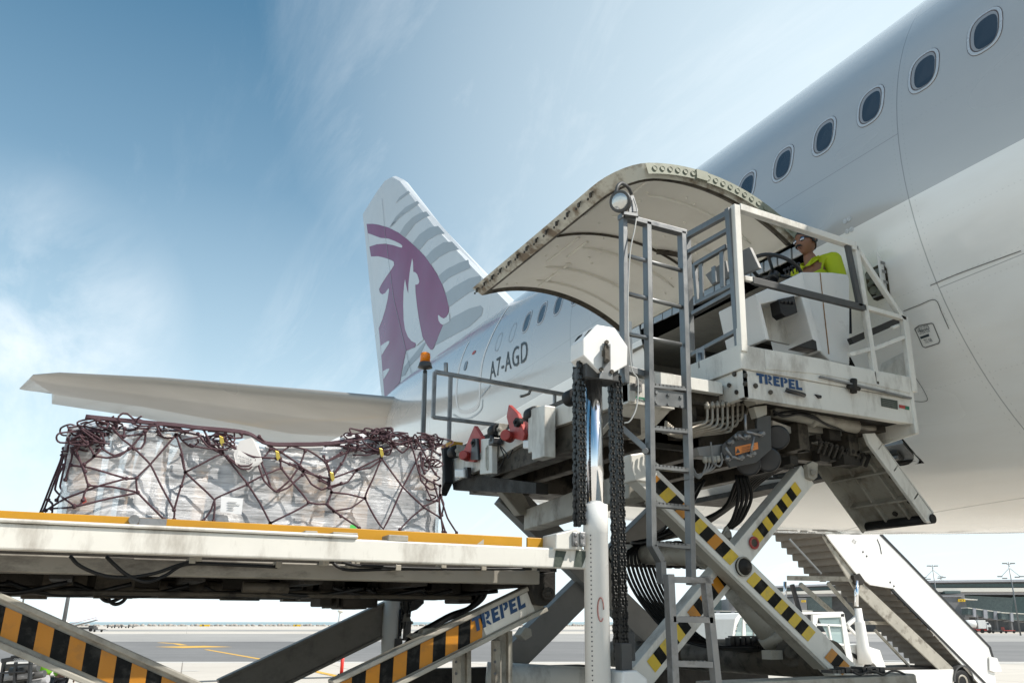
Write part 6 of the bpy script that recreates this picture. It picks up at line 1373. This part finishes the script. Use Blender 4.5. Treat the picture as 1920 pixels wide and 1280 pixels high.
# cab with window frames, engine box, wings and wheels
cb = spoly('cab_frame', [(1378,1160),(1386,1150),(1400,1148),(1580,1146),(1584,1150),(1400,1153),(1388,1158),(1380,1176),(1376,1200),(1372,1200)], SY+.1, 1.6, M['white_clean'])
spoly('cab_pillar', [(1393,1152),(1397,1152),(1400,1204),(1392,1204)], SY+.1, .08, M['white_clean'], cb); 
spoly('cab_glass', [(1398,1154),(1445,1152),(1445,1203),(1400,1203)], SY+.12, .02, M['glass'], cb, 0); spoly('cab_glass', [(1386,1160),(1393,1153),(1392,1203),(1377,1203)], SY+.12, .02, M['glass'], cb, 0)
spoly('door_rail', [(1412,1170),(1414,1170),(1415,1204),(1413,1204)], SY+.1, .02, M['grey'], cb, 0); spoly('door_rail', [(1396,1166),(1445,1165),(1445,1168),(1396,1168)], SY+.1, .03, M['white_clean'], cb, 0)
for pts in ([(1524,1152),(1583,1149),(1583,1156),(1534,1158)], [(1576,1150),(1583,1149),(1600,1240),(1588,1240)], [(1524,1152),(1534,1158),(1531,1180),(1524,1190)], [(1530,1168),(1578,1170),(1578,1174),(1530,1172)], [(1552,1170),(1555,1170),(1562,1205),(1559,1205)], [(1545,1203),(1583,1206),(1583,1210),(1560,1208)]):
    spoly('door_frame', pts, SY+.02, .08, M['white_clean'], cb, .008)
spoly('cab_glass', [(1534,1158),(1578,1156),(1584,1206),(1560,1206)], SY+.06, .01, M['glass'], cb, 0)
spoly('engine_box', [(1593,1210),(1612,1206),(1650,1218),(1661,1250),(1600,1250)], SY+.2, 1.2, M['white_clean'])
spoly('engine_vent', [(1597,1222),(1606,1226),(1611,1238),(1601,1232)], SY+.18, .02, M['black'])
spoly('chassis_box', [(1662,1257),(1788,1254),(1788,1263),(1790,1300),(1665,1300)], SY, 1.7, M['white_clean']); spoly('chassis_top', [(1640,1252),(1760,1248),(1762,1254),(1642,1258)], SY+.3, 1.2, M['grime'])
def fender(cx_, cy_, r_, mt, px0=.9):
    c_ = S(cx_, cy_); q = MB(); A_ = [V((math.cos(a)*r_, 0, math.sin(a)*r_)) for a in [math.pi*i/14 for i in range(15)]]
    q.add([c_+p_+V((0,-.05,0)) for p_ in A_]+[c_+p_+V((0,.3,0)) for p_ in A_]+[c_+p_*.88+V((0,-.05,0)) for p_ in A_], [(i, i+1, 16+i, 15+i) for i in range(14)]+[(i, i+1, 31+i, 30+i) for i in range(14)]); q.build('mudguard', mt, st)
    q = MB(); q.lathe(c_+V((0,.0,-.03)), (0,1,0), [(.2,.02),(r_*.72,0),(r_*.8,.04),(r_*.8,.24),(r_*.6,.28)], 28); wo = q.build('wheel', M['rubber'], st)
    q = MB(); q.lathe(c_+V((0,-.01,-.03)), (0,1,0), [(.05,.06),(r_*.3,.05),(r_*.45,0),(r_*.48,.05)], 20); q.build('rim', M['beige'], wo)
fender(1806, 1276, .46, M['dkgrey']); fender(1630, 1262, .36, M['white_clean'])
# ================================================================ AIRFIELD IN THE DISTANCE
def dbox(name, pts, D, dep, mt, par, kind=None):
    q = MB(); q.prism([PD(*t, D) for t in pts], HEAD*dep); return q.build(name, mt, par, kind=kind)
DT = 205
tm = thing('terminal_building', 'long low airport terminal with grey cladding, teal glass and a pale roof edge', 'terminal', V((PD(1750,1183,DT).x, PD(1750,1183,DT).y, 0)))
M['roofp'] = mat('pale_roof_edge', (.72,.68,.6), .6, var=.04); M['tgrey'] = mat('terminal_grey_cladding', (.2,.195,.195), .6, var=.12); M['tlight'] = mat('terminal_light_grey', (.36,.36,.38), .6, var=.1); M['teal'] = mat('teal_glass_wall', (.11,.145,.14), .3, var=.25, spec=.5); M['tdark'] = mat('terminal_dark', (.085,.085,.085), .6, var=.3); M['signy'] = mat('sign_yellow', (.8,.5,.02), .5, var=.05)
dbox('roof_slab', [(1448,1098),(1700,1088),(2060,1084),(2060,1088),(1700,1092),(1448,1101)], DT-2, 50, M['tlight'], tm)
dbox('upper_wall', [(1450,1101),(1700,1092),(2060,1088),(2060,1103),(1700,1105),(1450,1109)], DT, 46, M['tgrey'], tm)
dbox('clerestory', [(1456,1103),(1700,1095),(2060,1092),(2060,1099),(1700,1101),(1456,1107)], DT-.4, 1, M['cglass'], tm)
dbox('roof_edge', [(1446,1109),(1700,1102),(2060,1101),(2060,1108),(1700,1109),(1446,1114)], DT-4, 30, M['roofp'], tm)
dbox('lower_wall', [(1450,1114),(1700,1109),(2060,1108),(2060,1183.5),(1450,1183.5)], DT, 40, M['tdark'], tm)
dbox('soffit', [(1450,1114),(1700,1109),(2060,1108),(2060,1114),(1700,1114),(1450,1119)], DT-3, 20, M['tlight'], tm)
dbox('glass_wall', [(1806,1115),(1900,1120),(1897,1150),(1812,1150)], DT-2, 2, M['teal'], tm); dbox('glass_wall', [(1898,1118),(2060,1118),(2060,1150),(1895,1150)], DT-1.5, 2, M['cglass'], tm); dbox('glass_block', [(1772,1107),(1801,1107),(1801,1112),(1772,1112)], DT-5, 6, M['teal'], tm)
dbox('tower_block', [(1730,1115),(1808,1113),(1818,1163),(1822,1183.5),(1730,1183.5)], DT-8, 12, M['tgrey'], tm); dbox('tower_ledge', [(1758,1117),(1804,1117),(1804,1118),(1758,1118)], DT-8.3, 1, M['tlight'], tm); dbox('canopy', [(1808,1121),(1833,1123),(1833,1124.5),(1808,1123)], DT-9, 3, M['roofp'], tm)
dbox('tower_block', [(1488,1120),(1512,1120),(1516,1183.5),(1488,1183.5)], DT-8, 12, M['tgrey'], tm); dbox('glass_wall', [(1512,1119),(1560,1117),(1560,1145),(1515,1145)], DT-2, 3, M['teal'], tm); dbox('canopy', [(1504,1143),(1524,1144),(1524,1146),(1504,1146)], DT-9, 3, M['roofp'], tm); dbox('glass_wall', [(1474,1118),(1488,1118),(1488,1135),(1474,1135)], DT-2, 3, M['teal'], tm)
dbox('pier_wall', [(1310,1124),(1367,1124),(1367,1169),(1310,1169)], DT+120, 14, M['teal'], tm); dbox('tower_block', [(1367,1122),(1386,1122),(1392,1172),(1367,1172)], DT+100, 14, M['tgrey'], tm); dbox('tower_ledge', [(1366,1121.5),(1386,1121.5),(1386,1123.5),(1366,1123.5)], DT+99, 3, M['tlight'], tm); dbox('roof_plant', [(1367,1117),(1380,1117),(1380,1122),(1367,1122)], DT+105, 6, M['teal'], tm); dbox('roof_plant', [(1380,1114),(1400,1114),(1400,1126),(1380,1126)], DT+106, 6, M['teal'], tm); dbox('pier_wall', [(1386,1126),(1450,1122),(1450,1150),(1390,1150)], DT+110, 14, M['teal'], tm); dbox('pier_base', [(1300,1150),(1450,1144),(1450,1174),(1300,1174)], DT+104, 10, M['tgrey'], tm)
dbox('roof_edge', [(1386,1125),(1402,1125),(1402,1126.5),(1386,1126.5)], DT+100, 2, M['roofp'], tm)
for x0, y0, s_, D in ((1797,1122.2,'B3',DT-9),(1503,1124.2,'B5',DT-9),(1378.5,1126,'B7',DT+98)):
    wd = 13 if s_ == 'B3' else 8 if s_ == 'B5' else 7; hh = 5 if s_ == 'B3' else 4
    sg = dbox('stand_sign', [(x0,y0),(x0+wd,y0),(x0+wd,y0+hh),(x0,y0+hh)], D, .3, M['signy'], tm)
    a_ = PD(x0+wd*.2, y0+hh*.85, D-.1); text_on(s_, a_, RGT, UPV, (PD(x0,y0,D)-PD(x0,y0+hh,D)).length*.72, width=(PD(x0+wd,y0,D)-PD(x0,y0,D)).length*.6).build('sign_number', M['ink'], sg)
def jet_bridge(lab, pts, D, cols):
    q0 = PD(*pts[0], D); j = thing('jet_bridge', lab, 'jet bridge', V((q0.x, q0.y, 0)), 'jet bridges along the terminal')
    (x0, y0), (x1, y1) = pts; dbox('tunnel', [(x0,y0),(x1,y1),(x1,y1+14),(x0,y0+12)], D, 3, M['teal'], j); dbox('tunnel_roof', [(x0,y0-1.2),(x1,y1-1.2),(x1,y1+.4),(x0,y0+.4)], D-.2, 3.4, M['roofp'], j)
    for k, w__ in ((.15,5),(.45,7),(.75,6)): x = x0+(x1-x0)*k; y = y0+(y1-y0)*k; dbox('bridge_cabin', [(x,y-1),(x+w__,y-.6),(x+w__+1,y+16),(x+1,y+15)], D-.5, 4, M['tlight'], j)
    for k in cols: x = x0+(x1-x0)*k; dbox('support_column', [(x,y0+12),(x+2.5,y0+12),(x+6,1183),(x+3,1183)], D, 1, M['tgrey'], j)
jet_bridge('grey and teal jet bridge right of the dark tower block marked B3', ((1815,1139),(1880,1148)), DT-14, (.25,.8)); jet_bridge('jet bridge at the right edge of the photo, furthest right', ((1878,1148),(1990,1154)), DT-16, (.15,.5))
jet_bridge('distant jet bridge seen between the scissor arms left of the stairs truck cab', ((1300,1144),(1395,1146)), DT+60, (.3,.7))
def at_ground(px, D): p_ = PD(px, 1180, D); return V((p_.x, p_.y, 0))
def local(o_, a, b_, c_): return o_+RGT*a+HEAD*b_+V((0,0,c_))
def ob(mb, o_, a0, a1, b0, b1, c0, c1):
    mb.obox(local(o_, (a0+a1)/2, (b0+b1)/2, (c0+c1)/2), RGT*((a1-a0)/2), HEAD*((b1-b0)/2), V((0,0,(c1-c0)/2)))
o_ = at_ground(1838, 180); tk = thing('tanker_truck', 'white tanker truck with a rounded tank parked before the terminal', 'truck', o_)
q = MB(); q.lathe(local(o_, -2.4, 1, 1.75), RGT, [(.1,-.1),(.6,0),(.8,.25),(.82,1.8),(.6,2.1),(.1,2.2)], 20); q.build('tank', M['white_clean'], tk)
q = MB(); ob(q, o_, -.1, 1.5, .3, 1.9, .9, 2.55); q.build('cargo_box', M['white_clean'], tk, bevel=.03)
q = MB(); ob(q, o_, 1.6, 2.5, .3, 1.9, .55, 1.6); q.prism([local(o_,1.6,.3,1.6),local(o_,2.4,.3,1.6),local(o_,2.0,.3,2.2),local(o_,1.6,.3,2.2)], HEAD*1.6); q.build('cab', M['white_clean'], tk, bevel=.05)
q = MB(); ob(q, o_, 1.7, 2.15, .28, .3, 1.65, 2.05); q.build('cab_window', M['pane'], tk)
q = MB(); ob(q, o_, -2.4, 2.4, .4, 1.8, .45, .8); q.build('chassis', M['red'], tk)
for a in (-1.8, -.9, .6, 2.0):
    q = MB(); q.cyl(local(o_, a, .3, .38), local(o_, a, .6, .38), .38, 16); q.build('wheel', M['rubber'], tk)
def cart_train(lab, px, D, n, cat='baggage cart', red=False):
    for i in range(n):
        o_ = at_ground(px+i*(1560/D*2.9/1.05), D); c_ = thing('baggage_cart', lab[i], cat, o_, 'flat carts on the far apron')
        q = MB(); ob(q, o_, -1.1, 1.1, 0, 1.2, .45, .6); ob(q, o_, -1.1, -1.05, 0, 1.2, .6, 1.2); q.build('cart_bed', M['red'] if red and i % 2 else M['dkgrey'], c_)
        for a in (-.8, .8):
            q = MB(); q.cyl(local(o_, a, -.05, .25), local(o_, a, .1, .25), .25, 12); q.build('wheel', M['rubber'], c_)
        q = MB(); q.beam(local(o_, 1.1, .6, .5), local(o_, 1.9, .6, .45), .06, .06); q.build('tow_bar', M['dkgrey'], c_)
cart_train(['dark flat cart on the far apron, leftmost of the far row of four', 'dark flat cart, second of the far row of four', 'dark flat cart, third of the far row of four', 'dark flat cart, last and rightmost of the far row of four'], 205, 330, 4)
cart_train(['single flat cart beside the grey belt loader on the far apron'], 184, 200, 1)
cart_train(['small red cart parked under the jet bridge beside the tanker truck', 'dark cart under the jet bridge, right of the red one'], 1869, 178, 2, red=True)
o_ = at_ground(158, 210); bl = thing('belt_loader', 'grey belt loader with red rails on the far apron at left', 'belt loader', o_)
q = MB(); ob(q, o_, -2, 2.4, 0, 1.6, .5, 1.0); ob(q, o_, .8, 2.0, .1, 1.5, 1.0, 1.4); q.build('loader_body', M['dkgrey'], bl, bevel=.03)
q = MB(); q.beam(local(o_, -4.5, .8, .9), local(o_, 2.2, .8, 2.6), .9, .2); q.build('belt', M['grey'], bl)
q = MB(); q.beam(local(o_, -4.5, .3, 1.5), local(o_, 2.2, .3, 3.2), .08, .08); q.beam(local(o_, -4.5, .3, 1.), local(o_, -4.5, .3, 1.5), .08, .08); q.beam(local(o_, 2.2, .3, 2.6), local(o_, 2.2, .3, 3.2), .08, .08); q.build('belt_rail', M['red'], bl)
for a in (-1.2, 1.5):
    q = MB(); q.cyl(local(o_, a, -.05, .4), local(o_, a, .2, .4), .4, 14); q.build('wheel', M['rubber'], bl)
o_ = at_ground(102, 190); vn = thing('service_van', 'white service vehicle mostly hidden behind the striped scissor arm at left', 'van', o_)
q = MB(); q.prism([local(o_,-2,0,.4),local(o_,2,0,.4),local(o_,2,0,2.6),local(o_,-1.2,0,2.6),local(o_,-2,0,1.5)], HEAD*1.8); q.build('van_body', M['white_clean'], vn, bevel=.08)
q = MB(); ob(q, o_, -.9, 1.5, -.02, .02, 1.6, 2.3); q.build('side_window', M['pane'], vn)
for a in (-1.2, 1.3):
    q = MB(); q.cyl(local(o_, a, -.05, .38), local(o_, a, .2, .38), .38, 14); q.build('wheel', M['rubber'], vn)
# light masts
def mast_(lab, px, D, hgt, heads=True, r=.14, lean=0):
    o_ = at_ground(px, D); lm = thing('light_mast', lab, 'light mast', o_, 'apron light masts')
    q = MB(); q.tube([o_, o_+V((0,0,hgt))], [r, r*.55], 12); q.build('mast', M['galv'], lm)
    if heads:
        q = MB()
        for a in (-1, 1): q.beam(local(o_, 0, 0, hgt-1.0), local(o_, a*1.6, 0, hgt-2.4), .06, .06); q.beam(local(o_, 0, 0, hgt-.4), local(o_, a*.8, 0, hgt-.2), .1, .1)
        q.build('cross_arm', M['galv'], lm)
        for a, z in ((-1.9,2.4),(-1.1,2.7),(1.1,2.5),(1.9,2.4),(-.7,.2),(.7,.2)):
            q = MB(); ob(q, o_, a-.35, a+.35, -.2, .2, hgt-z-.12, hgt-z+.05); q.build('floodlight', M['grey'], lm)
zt = lambda px, py, D: PD(px, py, D).z
mast_('tall light mast rising before the terminal roof, left one of two', 1765, 170, zt(1765,1058,170)); mast_('tall light mast at the right edge of the photo', 1912, 150, zt(1912,1053,150)); mast_('distant light mast head showing above the terminal roof', 1778, 360, zt(1778,1079,360), r=.25)
mast_('thick pale light pole behind the striped scissor arm at left', 117, 120, 12.5, True, .3); mast_('slim light pole near the left edge, left of the thick pale one', 33, 190, 17., True, .22)
# control tower over the sea wall
o_ = at_ground(636, 520); ct = thing('control_tower', 'small white flared control tower far off by the sea', 'tower', o_)
q = MB(); q.lathe(o_, (0,0,1), [(1.9,0),(1.1,3.5),(.8,6.5),(1.0,7.4)], 16); q.build('tower_shaft', M['white_clean'], ct)
q = MB(); q.lathe(o_+V((0,0,7.4)), (0,0,1), [(1.0,0),(1.7,.5),(1.9,1.2),(1.3,1.4),(.2,1.9)], 16); q.build('tower_cab', M['roofp'], ct)
# yellow taxiway signs
for i, (x0, x1, lab) in enumerate(((374,391,'yellow taxiway sign at the far grass edge, leftmost of three'),(550,562,'short yellow taxiway sign, middle of the three'),(624,640,'yellow taxiway sign in front of the white control tower'))):
    o_ = at_ground((x0+x1)/2, 420); wd = (x1-x0)/2*420/1560*1.03; sg = thing('taxiway_sign', lab, 'sign', o_, 'yellow taxiway signs')
    q = MB(); ob(q, o_, -wd, wd, 0, .3, .15, 1.0); q.build('sign_board', M['signy'], sg); q = MB(); ob(q, o_, -wd*.45, -wd*.15, -.03, 0, .2, .95); q.build('sign_panel', M['ink'], sg)
    q = MB(); ob(q, o_, -wd*.8, -wd*.7, .1, .2, 0, .16); ob(q, o_, wd*.7, wd*.8, .1, .2, 0, .16); q.build('sign_leg', M['dkgrey'], sg)
# red and white pole
o_ = at(640, 1264, Z=0); po = thing('marker_pole', 'slim red and white marker pole standing on the concrete between the scissor arms', 'marker pole', o_)
q = MB(); q.cyl(o_, o_+V((0,0,.04)), .16, 16); q.build('base', M['rubber'], po); hh = at(645,1228,Y=o_.y).z; h2 = at(647,1212,Y=o_.y).z
q = MB(); q.cyl(o_+V((0,0,.04)), V((o_.x,o_.y,hh)), .075, 12); q.build('red_band', mat('bright_red', (.7,.03,.02), .5), po)
q = MB(); q.cyl(V((o_.x,o_.y,hh)), V((o_.x,o_.y,h2)), .075, 12); q.build('white_band', M['white_clean'], po)
# pebble-like joint debris free: end
for o in list(bpy.data.objects):
    if o.type == 'MESH' and not o.data.vertices: bpy.data.objects.remove(o)
